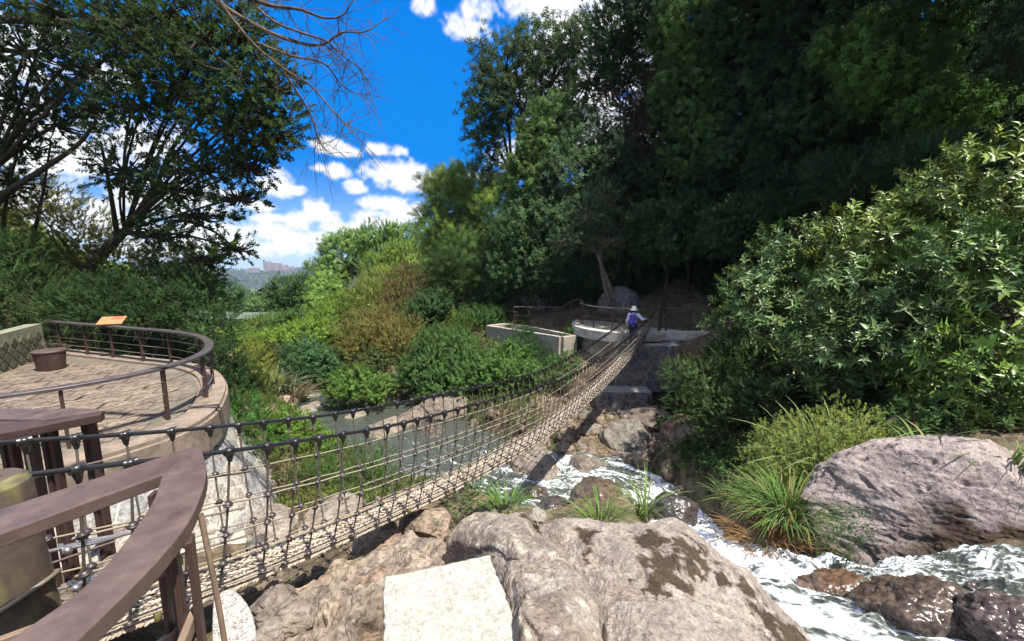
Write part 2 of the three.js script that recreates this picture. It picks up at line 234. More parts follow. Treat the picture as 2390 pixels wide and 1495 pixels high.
// ---------- the rope bridge: lines along the span ----------
const BA = [-2.3, 3.6], BU = (() => { const x = 8.3, d = 15.9, l = Math.hypot(x, d); return [x / l, d / l]; })();
const profile = (pts) => (s) => { // smooth interpolation of [s, value]
  let k = 0; while (k < pts.length - 2 && s > pts[k + 1][0]) k++;
  const p0 = pts[Math.max(0, k - 1)], p1 = pts[k], p2 = pts[k + 1], p3 = pts[Math.min(pts.length - 1, k + 2)], t = (s - p1[0]) / (p2[0] - p1[0]);
  const h = p2[0] - p1[0], m1 = k ? (p2[1] - p0[1]) / (p2[0] - p0[0]) : (p2[1] - p1[1]) / h, m2 = k < pts.length - 2 ? (p3[1] - p1[1]) / (p3[0] - p1[0]) : (p2[1] - p1[1]) / h, t2 = t * t, t3 = t2 * t;
  return (2 * t3 - 3 * t2 + 1) * p1[1] + (t3 - 2 * t2 + t) * h * m1 + (-2 * t3 + 3 * t2) * p2[1] + (t3 - t2) * h * m2;
};
const railY = profile([[-1.9, 2.1], [-1.5, 2.0], [-.6, 1.74], [.17, 1.54], [1.3, 1.28], [2.8, 1.03], [5, .68], [6.9, .44], [8.5, .37], [11, .35], [13.2, .4], [15.5, .5], [17, .62], [18.3, .92]]);
const deckY = profile([[-1.9, .9], [-1.3, .74], [-.48, .5], [.4, .27], [1.6, 0], [3.2, -.33], [5, -.6], [6.4, -.77], [8.5, -.86], [11, -.88], [14.2, -.74], [17, -.46], [18.3, -.28]]);
const nearOff = profile([[-1.9, .5], [14, .5], [16.5, .52], [18.3, .6]]), farOff = profile([[-1.9, -.3], [14, -.3], [16.5, -.42], [18.3, -.6]]);
const DN = 0.24, DF = -0.15;
const onBridge = (s, off, y) => V(BA[0] + BU[0] * s + BU[1] * off, BA[1] + BU[1] * s - BU[0] * off, y);
// ---------- rope bridge ----------
{
  const B = thing('rope_bridge', 'long sagging rope suspension footbridge with knotted net sides and woven deck', 'footbridge', onBridge(-1.2, 0, 0.7));
  const S0 = -1.75, S1 = 18.25;
  for (const [off, extra] of [[nearOff, 0], [farOff, 0]]) {
    const pts = []; for (let s = S0; s <= S1 + 0.01; s += 0.5) pts.push(onBridge(Math.min(s, S1), off(s), railY(s)));
    part('handrail_cable', tube(pts, 0.0165, 0.0165, 220, 8), M.blackRope, B);
  }
  const hang = []; const spacing = 0.262; for (let s = -1.25, k = 0; s < 17.9; s += spacing, k++) hang.push(s + 0.03 * Math.sin(k * 5.1));
  const FR = [0.36, 0.58, 0.79, 1.0]; // heights of the knots, measured down from the cable
  const side = [{ top: nearOff, bot: DN + 0.03, far: 0 }, { top: farOff, bot: DF - 0.03, far: 1 }];
  const pose = (sd, s, f, lean) => { // f: 0 at the cable, 1 at the deck edge; the net belly hangs nearly straight, then turns in
    const o = lerp(sd.top(s), sd.bot, f * f * 0.65 + f * 0.35), y = lerp(railY(s), deckY(s) + 0.03, f); return onBridge(s + lean * f, o, y);
  };
  // shared shapes
  const clampGeo = merge([new THREE.LatheGeometry([[0.001, -0.062], [0.011, -0.058], [0.015, -0.04], [0.022, -0.012], [0.024, 0.004], [0.02, 0.016], [0.001, 0.02]].map((p) => new THREE.Vector2(...p)), 8).toNonIndexed(), new THREE.CylinderGeometry(0.021, 0.021, 0.05, 8).rotateX(Math.PI / 2), new THREE.CylinderGeometry(0.006, 0.006, 0.056, 6).rotateZ(Math.PI / 2).translate(0, -0.02, 0)]);
  const knotGeo = merge([new THREE.IcosahedronGeometry(0.0255, 1).scale(1.05, 0.85, 1.05), new THREE.TorusGeometry(0.024, 0.007, 5, 9).rotateX(Math.PI / 2)]);
  clampGeo.scale(1.35, 1.4, 1.35); knotGeo.scale(1.12, 1.12, 1.12);
  const smallKnots = [], clampSpots = [], knotSpots = [];
  const q = new THREE.Quaternion(), yaw = Math.atan2(BU[0], -BU[1]);
  const ropesNear = [], ropesFar = [];
  hang.forEach((s, k) => side.forEach((sd) => {
    const lean = -0.02 + 0.035 * Math.sin(k * 3.7 + sd.far), pts = [0, 0.36, 0.58, 0.79, 1].map((f) => pose(sd, s, f, lean * (f > 0.3 ? 1 : 0.4)));
    pts[0].y -= 0.02;
    part('hanger_rope', tube(pts, 0.0082, 0.0082, 10, 6), M.darkRope, B);
    clampSpots.push(pts[0].clone().add(new THREE.Vector3(0, 0.02, 0)));
    FR.forEach((f, i) => knotSpots.push({ p: pts[i + 1], s }));
  }));
  for (const p of clampSpots) { const m = mesh('rope_clamp', clampGeo, M.clamp, B); m.position.copy(p).sub(B.position); m.rotation.y = yaw + rr(-0.2, 0.2); }
  knotSpots.sort((a, b) => a.s - b.s);
  const rest = [];
  knotSpots.forEach(({ p }, i) => {
    const e = new THREE.Euler(rr(-0.4, 0.4), rr(0, 6), rr(-0.4, 0.4)), sc = rr(0.9, 1.12);
    if (i < 300) { const m = mesh('knot', knotGeo, M.knot, B); m.position.copy(p).sub(B.position); m.rotation.copy(e); m.scale.setScalar(sc); }
    else rest.push(knotGeo.clone().applyMatrix4(new THREE.Matrix4().compose(p, q.setFromEuler(e), new THREE.Vector3(sc, sc, sc))));
  });
  stuff(part('far_knots', merge(rest), M.knot, B));
  // level net ropes
  side.forEach((sd) => [0.36, 0.58, 0.79, 1.0].forEach((f) => {
    const pts = []; for (let s = -1.3; s <= 17.9; s += spacing * 1) { const w = 0.006 * Math.sin(s * 11 + f * 20); const p = pose(sd, s, f, 0); p.y += w; pts.push(p); }
    part('net_rope', tube(pts, 0.0074, 0.0074, 150, 5), M.tanRope, B);
  }));
  // deck: core, woven top and braided edges
  {
    const pos = [], idx = [], n = 180, prof = [[DN - 0.02, -0.035], [DN, 0], [DN - 0.03, 0.022], [(DN + DF) / 2, 0.014], [DF + 0.03, 0.022], [DF, 0], [DF + 0.02, -0.035], [(DN + DF) / 2, -0.05]];
    for (let i = 0; i <= n; i++) { const s = lerp(-1.7, 18.1, i / n); for (const [o, h] of prof) { const p = onBridge(s, o, deckY(s) + h); pos.push(p.x, p.y, p.z); } }
    const m = prof.length; for (let i = 0; i < n; i++) for (let j = 0; j < m; j++) { const a = i * m + j, b = i * m + (j + 1) % m; idx.push(a, a + m, b, b, a + m, b + m); }
    let g = new THREE.BufferGeometry(); g.setAttribute('position', new THREE.Float32BufferAttribute(pos, 3)); g.setIndex(idx); g.computeVertexNormals(); g = boxUV(g, 3);
    paint(g, () => [0.2, 0.165, 0.125]);
    part('deck', g, M.weave, B);
    const strands = [], cap = new THREE.CapsuleGeometry(0.0125, 0.062, 2, 5).rotateX(Math.PI / 2).scale(1, 0.62, 1), bx = new THREE.Vector3(), by = new THREE.Vector3(), bz = new THREE.Vector3(), mm = new THREE.Matrix4();
    const cols = 6, stepS = 0.058;
    const lay = (s, off, up, ang, sc, edge) => {
      const p = onBridge(s, off, deckY(s) + up), p2 = onBridge(s + 0.05, off, deckY(s + 0.05) + up); bz.copy(p2).sub(p).normalize();
      const n = new THREE.Vector3(0, 1, 0).addScaledVector(new THREE.Vector3(BU[1], 0, BU[0]), edge * 1.3).normalize(); bx.crossVectors(n, bz).normalize(); by.crossVectors(bz, bx).normalize();
      mm.makeBasis(bx, by, bz).setPosition(p); const g2 = cap.clone().scale(sc, sc, sc * rr(0.95, 1.15)).rotateY(ang).rotateX(rr(-0.12, 0.12)).applyMatrix4(mm);
      const v = rr(0.8, 1.15), w = rr(0.92, 1.05); const base = rnd() < 0.12 ? [0.26, 0.235, 0.15] : [0.43, 0.36, 0.285]; paint(g2, () => [base[0] * v, base[1] * v * w, base[2] * v * w]); strands.push(g2);
    };
    for (let s = -1.68; s < 18; s += stepS) {
      for (let c = 0; c < cols; c++) { const o = lerp(DF + 0.05, DN - 0.05, (c + 0.5) / cols) + rr(-0.008, 0.008); lay(s + (c % 2) * stepS * 0.5 + rr(-0.01, 0.01), o, 0.024 + rr(-0.004, 0.006), (c % 2 ? 0.75 : -0.75) + rr(-0.3, 0.3), 1.0, 0); }
      for (let h = 0; h < 2; h++) { lay(s + h * stepS * 0.5, DN - 0.012, 0.006 - h * 0.004, -0.75 + rr(-0.12, 0.12), 1.12, 1); lay(s + h * stepS * 0.5, DN + 0.004, -0.026, 0.6 + rr(-0.12, 0.12), 1.1, 1.8); lay(s + h * stepS * 0.5, DF + 0.012, 0.006, 0.75, 1.1, -1); }
    }
    stuff(part('woven_strands', merge(strands), M.weave, B));
    for (let k = 0; k < 22; k++) { const s = -0.9 + k * 0.86; if (s > 17.8) break; const pts = [onBridge(s, DN + 0.02, deckY(s) + 0.02), onBridge(s, DN + 0.035, deckY(s) - 0.02), onBridge(s, DN - 0.02, deckY(s) - 0.07), onBridge(s, DF + 0.02, deckY(s) - 0.07), onBridge(s, DF - 0.03, deckY(s) - 0.015)]; part('deck_binding', tube(pts, 0.024, 0.024, 12, 6), k % 3 ? M.tanRope : M.moss, B); }
    for (const o of [DN - 0.03, DF + 0.03]) { const pts = []; for (let s = -1.7; s < 18.1; s += 0.6) pts.push(onBridge(s, o, deckY(s) - 0.055)); part('deck_cable', tube(pts, 0.018, 0.018, 120, 6), M.steel, B); }
  }
  // steel fittings at the near anchorage
  for (const [px, py, y] of [[150, 1278, 1.42], [170, 1365, 1.12], [165, 1163, 1.72]]) {
    const a = onY(px, py, y), dir = new THREE.Vector3(BU[0], -0.3, -BU[1]).normalize(), e = a.clone().addScaledVector(dir, 0.26), sideV = new THREE.Vector3(BU[1], 0, BU[0]);
    const t = part('turnbuckle', tube([a.clone().addScaledVector(dir, -0.2), e.clone().addScaledVector(dir, 0.25)], 0.011, 0.011, 2, 6), M.steel, B);
    const prongs = [-1, 1].map((k) => tube([a.clone().addScaledVector(sideV, 0.02 * k), a.clone().lerp(e, 0.5).addScaledVector(sideV, 0.032 * k), e.clone().addScaledVector(sideV, 0.012 * k)], 0.009, 0.009, 8, 6));
    mesh('shackle', merge([...prongs, tube([a.clone().addScaledVector(sideV, -0.05), a.clone().addScaledVector(sideV, 0.05)], 0.013, 0.013, 2, 6), new THREE.SphereGeometry(0.024, 8, 6).translate(a.x + sideV.x * 0.05, a.y, a.z + sideV.z * 0.05)]), M.steel, t);
    part('anchor_cable', tube([e.clone().addScaledVector(dir, 0.24), e.clone().addScaledVector(dir, 0.8)], 0.009, 0.009, 2, 5), M.wire, B);
  }
}
// ---------- near concrete anchor pillar ----------
const PILLAR = onY(35, 1115, 2.02);
{
  const r = 0.135, c = V(PILLAR.x - 0.14, -PILLAR.z, 0), y0 = groundY(c.x, -c.z) - 0.3;
  const p = thing('anchor_pillar', 'round concrete pillar with yellow-green moss that holds the bridge cables', 'pillar', c.clone().setY(y0));
  const prof = [[0.001, y0], [r + 0.06, y0], [r + 0.05, y0 + 0.5], [r + 0.012, 1.98], [r, 2.0], [r - 0.02, 2.015], [0.001, 2.02]].map(([a, b]) => new THREE.Vector2(a, b - y0));
  const g = new THREE.LatheGeometry(prof, 36); const gg = new THREE.LatheGeometry((() => { const o = []; for (let k = 0; k < prof.length - 1; k++) for (let t = 0; t < 14; t++) o.push(prof[k].clone().lerp(prof[k + 1], t / 14)); o.push(prof.at(-1)); return o; })(), 40);
  const geo = paint(displace(gg, (v) => { const l = Math.hypot(v.x, v.z); if (l > 0.02) { const k = 1 + 0.02 * fbm(v.x * 8, v.y * 3, v.z * 8); v.x *= k; v.z *= k; } }), (v) => { const k = sstep(0.1, 0.45, fbm(v.x * 6, v.y * 2.2, v.z * 6, 4) + (v.x > 0.1 ? 0.12 : -0.4)); return mix3([0.12, 0.092, 0.075], [0.2, 0.2, 0.08], k); });
  mesh('shaft', boxUV(geo, 1), std({ vertexColors: true, map: concreteMap, bumpMap: graniteBump, bumpScale: .004, roughness: .85 }), p);
  const ring = tube([0, 1, 2, 3, 4, 5, 6, 7].map((k) => new THREE.Vector3(Math.cos(k * Math.PI / 4) * (r + 0.045), 1.34 - y0 + 0.1 * Math.cos(k * Math.PI / 4), Math.sin(k * Math.PI / 4) * (r + 0.045))), 0.012, 0.012, 40, 6, true); mesh('cable_loop', ring, M.wire, p);
}
// ---------- masonry, railings ----------
function sweep(pts, w, h, seg, bevel = 0.008) { // flat bar with its broad side level, swept along a path
  const c = new THREE.CatmullRomCurve3(pts, false, 'centripetal'), pos = [], idx = [], uv = [], L = c.getLength();
  const prof = [[-w / 2 + bevel, 0], [w / 2 - bevel, 0], [w / 2, -bevel], [w / 2, -h], [-w / 2, -h], [-w / 2, -bevel]], m = prof.length;
  for (let i = 0; i <= seg; i++) { const p = c.getPointAt(i / seg), t = c.getTangentAt(i / seg), s = new THREE.Vector3(-t.z, 0, t.x).normalize(); for (const [a, b] of prof) { pos.push(p.x + s.x * a, p.y + b, p.z + s.z * a); } }
  for (let i = 0; i < seg; i++) for (let j = 0; j < m; j++) { const a = i * m + j, b = i * m + (j + 1) % m; idx.push(a, b, a + m, b, b + m, a + m); }
  for (const o of [0, seg * m]) for (let j = 1; j < m - 1; j++) o ? idx.push(o, o + j, o + j + 1) : idx.push(o, o + j + 1, o + j);
  let g = new THREE.BufferGeometry(); g.setAttribute('position', new THREE.Float32BufferAttribute(pos, 3)); g.setIndex(idx); g = g.toNonIndexed(); g.computeVertexNormals(); return boxUV(g);
}
function cells(U, H, size, jit, r, diamond) { // irregular polygons that tile a U x H rectangle
  const nu = Math.max(1, Math.round(U / size)), nv = Math.max(1, Math.round(H / (size * 0.88))), su = U / nu, sv = H / nv, P = [];
  for (let j = -1; j <= nv; j++) for (let i = -1; i <= nu; i++) P.push([(i + 0.5 + (j & 1 ? 0.5 : 0) + (r() - 0.5) * jit) * su, (j + 0.5 + (r() - 0.5) * jit) * sv]);
  const out = [];
  for (const p of P) {
    if (p[0] < -su * .3 || p[0] > U + su * .3 || p[1] < -sv * .3 || p[1] > H + sv * .3) continue;
    let poly = [[0, 0], [U, 0], [U, H], [0, H]];
    for (const q of P) {
      if (q === p || Math.abs(q[0] - p[0]) > su * 3 || Math.abs(q[1] - p[1]) > sv * 3) continue;
      const mx = (p[0] + q[0]) / 2, my = (p[1] + q[1]) / 2, nx = q[0] - p[0], ny = q[1] - p[1], nxt = [];
      for (let k = 0; k < poly.length; k++) { const a = poly[k], b = poly[(k + 1) % poly.length], da = (a[0] - mx) * nx + (a[1] - my) * ny, db = (b[0] - mx) * nx + (b[1] - my) * ny; if (da <= 0) nxt.push(a); if (da * db < 0) { const t = da / (da - db); nxt.push([lerp(a[0], b[0], t), lerp(a[1], b[1], t)]); } }
      poly = nxt; if (poly.length < 3) break;
    }
    if (poly.length >= 3) out.push(poly);
  }
  return out;
}
// each polygon becomes one bevelled stone mesh under the parent; surf(u, v) gives a point and an outward normal
function layStones(parent, polys, surf, joint, proud, mats, r, name = 'stone') {
  for (const poly of polys) {
    let cx = 0, cy = 0; for (const p of poly) { cx += p[0] / poly.length; cy += p[1] / poly.length; }
    const ring = (inset, h) => poly.map(([u, v]) => { const l = Math.hypot(u - cx, v - cy), k = Math.max(0.15, 1 - inset / Math.max(l, 1e-3)), s = surf(cx + (u - cx) * k, cy + (v - cy) * k); return s.p.clone().addScaledVector(s.n, h); });
    const h = proud * (0.75 + 0.5 * r()), A = ring(joint, -0.02), B = ring(joint, h * 0.55), C = ring(joint + 0.022, h), s0 = surf(cx, cy), top = s0.p.clone().addScaledVector(s0.n, h * (1.05 + 0.35 * r())), pos = [], m = poly.length, o = s0.p;
    const tri = (a, b, c) => { for (const q of [a, b, c]) pos.push(q.x - o.x, q.y - o.y, q.z - o.z); };
    for (let k = 0; k < m; k++) { const n = (k + 1) % m; tri(A[k], A[n], B[k]); tri(B[k], A[n], B[n]); tri(B[k], B[n], C[k]); tri(C[k], B[n], C[n]); tri(C[k], C[n], top); }
    let g = new THREE.BufferGeometry(); g.setAttribute('position', new THREE.Float32BufferAttribute(pos, 3)); g.computeVertexNormals(); g = boxUV(g, 1);
    const uv = g.attributes.uv, du = r() * 7, dv = r() * 7; for (let i = 0; i < uv.count; i++) uv.setXY(i, uv.getX(i) + du, uv.getY(i) + dv);
    const e = mesh(name, g, mats[Math.floor(r() * mats.length)], parent); e.position.copy(o).sub(parent.position);
  }
}
const stoneMats = (list) => list.map(([a, b, c]) => std({ color: rgb(a, b, c), map: graniteMap, bumpMap: graniteBump, bumpScale: 0.02, roughness: 0.9 }));
const pathPts = (list, y) => list.map(([x, d]) => V(x, d, y));

// ---------- left viewing platform ----------
const RIM = [[-10.4, 3.7], [-9, 4.1], [-7.7, 4.8], [-6.95, 5.55], [-6.43, 6.25], [-6.1, 6.8], [-5.88, 7.45], [-5.97, 8.25], [-6.46, 9.32], [-7.1, 10.35], [-8.15, 11.5], [-9.6, 12.4], [-11.2, 12.95], [-13.4, 13.7], [-15.2, 14.3]];
const RAIL = [[-10, 4.9], [-8.7, 5.45], [-7.85, 6.1], [-7.15, 6.75], [-6.62, 7.8], [-6.68, 9.0], [-7.25, 10.1], [-8.3, 11.2], [-9.75, 12.0], [-10.9, 12.4], [-12.2, 12.88], [-13.6, 13.35], [-15.3, 13.95]];
{
  const P = thing('viewing_platform', 'round stone-paved viewing platform with pinkish concrete rim beside the bridge', 'platform', V(-9.5, 8.5, 0));
  const rim = new THREE.CatmullRomCurve3(pathPts(RIM, 0), false, 'centripetal').getSpacedPoints(90), inner = [[-15.6, 13], [-15.2, 10.5], [-15.5, 7], [-15, 3.7]].map(([x, d]) => V(x, d, 0));
  const outline = [...rim, ...inner];
  const shape = new THREE.Shape(outline.map((p) => new THREE.Vector2(p.x, -p.z)));
  const slab = new THREE.ExtrudeGeometry(shape, { depth: 0.58, bevelEnabled: true, bevelThickness: 0.02, bevelSize: 0.02, bevelSegments: 1 }).rotateX(-Math.PI / 2); slab.scale(1, 1, 1);
  slab.translate(0, -0.62, 0); part('rim_slab', boxUV(slab, 1), M.pinkConcrete, P);
  // support wall, flaring towards its foot, faced with pale stones
  const foot = rim.slice(0, 72), surf = (u, v) => { const L = foot.length - 1, k = clamp(u, 0, 0.9999) * L, i = Math.floor(k), a = foot[i], b = foot[i + 1], t = b.clone().sub(a).normalize(), n = new THREE.Vector3(-t.z, 0, t.x).multiplyScalar(1), q = a.clone().lerp(b, k - i); const out = -0.14 + 1.0 * v; return { p: q.addScaledVector(n, out).setY(-0.6 - v * 2.0), n: n.clone().setY(0.42).normalize() }; };
  { const test = surf(0.5, 0), c = V(-11, 9, 0); if (test.n.dot(test.p.clone().sub(c)) < 0) { const f = surf; } }
  const NU = 70, NV = 6, pos = [], idx = []; for (let j = 0; j <= NV; j++) for (let i = 0; i <= NU; i++) { const s = surf(i / NU, j / NV * 1.35); pos.push(s.p.x, s.p.y, s.p.z); }
  for (let j = 0; j < NV; j++) for (let i = 0; i < NU; i++) { const a = j * (NU + 1) + i; idx.push(a, a + NU + 1, a + 1, a + 1, a + NU + 1, a + NU + 2); }
  let g = new THREE.BufferGeometry(); g.setAttribute('position', new THREE.Float32BufferAttribute(pos, 3)); g.setIndex(idx); g.computeVertexNormals(); part('support_wall', boxUV(g, 1), M.paleConcrete, P);
  const r = mulberry(31), U = 9.5, polys = cells(U, 2.6, 0.46, 0.75, r); layStones(P, polys.filter((p) => p[0][0] > 1.5 && p[0][0] < 8.6), (u, v) => surf(u / U, v / 2), 0.014, 0.012, stoneMats([[.42, .41, .38], [.36, .36, .36], [.46, .44, .4], [.33, .34, .35]]), r, 'wall_stone');
  // kerb strip along the rim and the paving inside it
  const kerb = new THREE.CatmullRomCurve3(pathPts(RIM.map(([x, d], i) => { const q = RAIL[Math.min(RAIL.length - 1, i)]; return [x, d]; }), 0), false, 'centripetal');
  const kp = rim.map((p, i) => { const a = rim[Math.max(0, i - 1)], b = rim[Math.min(rim.length - 1, i + 1)], t = b.clone().sub(a).normalize(); return p.clone().add(new THREE.Vector3(t.z, 0, -t.x).multiplyScalar(0.27)).setY(0.055); });
  part('kerb', sweep(kp, 0.5, 0.07, 110), M.pinkConcrete, P);
  const band = rim.map((p, i) => { const a = rim[Math.max(0, i - 1)], b = rim[Math.min(rim.length - 1, i + 1)], t = b.clone().sub(a).normalize(); return p.clone().add(new THREE.Vector3(t.z, 0, -t.x).multiplyScalar(0.98)).setY(0.012); });
  part('border_band', sweep(band, 0.8, 0.03, 110, 0.004), std({ color: rgb(.19, .17, .14), map: concreteMap, roughness: 0.95 }), P);
  const insideOf = (x, d) => { let c = false; for (let i = 0, j = band.length - 1; i < band.length; j = i++) { const a = band[i], b = band[j]; if ((-a.z > d) !== (-b.z > d) && x < (b.x - a.x) * (d + a.z) / (-b.z + a.z) + a.x) c = !c; } return x < -5.5 && (-x < 15.4) && c; };
  const pm = stoneMats([[.24, .185, .145], [.215, .17, .135], [.26, .205, .16], [.2, .16, .13]]), ra = 0.38, cx = -10.5, cd = 8.8, geos = [0, 1, 2, 3].map(() => { const q = new RoundedBoxGeometry(0.66, 0.05, 0.4, 1, 0.012); return boxUV(displace(q, (v) => { v.y += 0.004 * n3(v.x * 9 + rr(0, 3), v.z * 9, 1); }), 1); });
  for (let j = -12; j <= 12; j++) for (let i = -9; i <= 9; i++) {
    const a = (i + (j & 1 ? 0.5 : 0) + rr(-0.04, 0.04)) * 0.682, b = j * 0.422, x = cx + a * Math.cos(ra) - b * Math.sin(ra), d = cd + a * Math.sin(ra) + b * Math.cos(ra);
    if (!insideOf(x, d) || d < 4) continue;
    const m = mesh('paving_stone', geos[(i + j * 3 + 90) % 4], pm[Math.floor(rnd() * 4)], P); m.position.copy(V(x, d, 0.004 + rr(-0.004, 0.006))).sub(P.position); m.rotation.set(rr(-.006, .006), ra + rr(-0.01, 0.01), rr(-.006, .006)); m.scale.set(rr(0.96, 1), 1, rr(0.94, 1));
  }
  // railing
  const R = thing('platform_railing', 'curved brown steel railing with wire lines around the viewing platform', 'railing', V(-6.7, 8.6, 0));
  const rl = pathPts(RAIL, 1.06); part('handrail', sweep(rl, 0.17, 0.055, 120), M.greyRail, R);
  const rc = new THREE.CatmullRomCurve3(rl, false, 'centripetal'), at0 = (x, d) => { let best = 0, bd = 1e9; for (let i = 0; i <= 400; i++) { const p = rc.getPointAt(i / 400), q = (p.x - x) ** 2 + (-p.z - d) ** 2; if (q < bd) { bd = q; best = i / 400; } } return best; };
  for (const [x, d] of [[-8.7, 5.45], [-7.25, 6.68], [-6.62, 7.9], [-6.72, 9.08], [-7.22, 10.15], [-8.3, 11.2], [-9.72, 12.02], [-10.9, 12.4], [-12.2, 12.88], [-13.4, 13.3], [-14.7, 13.75]]) { const u = at0(x, d), p = rc.getPointAt(u), t = rc.getTangentAt(u), ry = Math.atan2(t.x, t.z); part('post', box(0.075, 1.06, 0.05, p.x, 0.48, p.z, ry, 0, 0.006), M.brownMetal, R); }
  for (const y of [0.3, 0.53, 0.77]) part('wire_line', tube(rl.map((p) => p.clone().setY(y)), 0.009, 0.009, 120, 5), M.wire, R);
  // board, drum, wall
  const bp = at(262, 752, 13.0), I = thing('information_board', 'tilted orange-brown information panel fixed on the platform handrail', 'sign', bp.clone());
  const panelTex = tex(256, (u, v) => { const n = tF(u * 2, v * 2); const c = mix3([0.62, 0.4, 0.24], [0.75, 0.58, 0.42], n); return v > 0.55 && u > 0.45 && u < 0.9 ? mix3(c, [0.66, 0.3, 0.22], 0.6) : c; }, true, 1);
  const pg = new RoundedBoxGeometry(0.62, 0.03, 0.45, 1, 0.008); pg.rotateX(0.42).rotateY(0.35); mesh('panel', pg, std({ map: panelTex, roughness: 0.5 }), I).position.y = 0.06; mesh('bracket', box(0.06, 0.2, 0.06, 0, -0.06, 0), M.brownMetal, I);
  const dp = onY(122, 861, 0.02), D = thing('drum_seat', 'short dark brown metal drum standing on the platform paving', 'drum', dp.clone());
  mesh('drum_body', new THREE.LatheGeometry([[.001, 0], [.27, 0], [.29, .03], [.33, .5], [.335, .52]].map((p) => new THREE.Vector2(...p)), 28), M.brownMetal, D); mesh('drum_lid', new THREE.LatheGeometry([[.35, .5], [.355, .53], [.34, .55], [.001, .555]].map((p) => new THREE.Vector2(...p)), 28), M.railTop, D);
  // retaining wall with diamond-laid stones
  const wa = onY(-70, 905, 0), wb = onY(112, 832, 0), WL = wa.distanceTo(wb), wd = wb.clone().sub(wa).normalize(), wn = new THREE.Vector3(-wd.z, 0, wd.x); if (wn.x < 0) wn.negate();
  const Wt = thing('retaining_wall', 'mossy retaining wall of diamond-laid stones beside the dark shrubs', 'wall', wa.clone());
  const core = bar(wa.clone().setY(0.5).addScaledVector(wn, -0.2), wb.clone().setY(0.5).addScaledVector(wn, -0.2), 0.36, 1.12); part('wall_core', boxUV(core, 1), std({ color: rgb(.3, .31, .23), map: concreteMap, roughness: 0.95 }), Wt);
  const dia = [], q = 0.42; for (let j = -1; j < 4; j++) for (let i = -1; i < WL / q + 1; i++) for (const s of [0, 0.5]) { const u = (i + s + 0.5) * q, v = (j + s + 0.5) * q * 0.85; const poly = [[u - q / 2, v], [u, v - q * .425], [u + q / 2, v], [u, v + q * .425]]; if (poly.every(([a, b]) => a > -0.02 && a < WL + .02 && b > -0.02 && b < 1.06)) dia.push(poly); }
  layStones(Wt, dia, (u, v) => ({ p: wa.clone().addScaledVector(wd, u).addScaledVector(wn, -0.018).setY(v), n: wn }), 0.016, 0.016, stoneMats([[.12, .13, .08], [.15, .15, .1], [.1, .11, .08]]), mulberry(8), 'wall_stone');
}

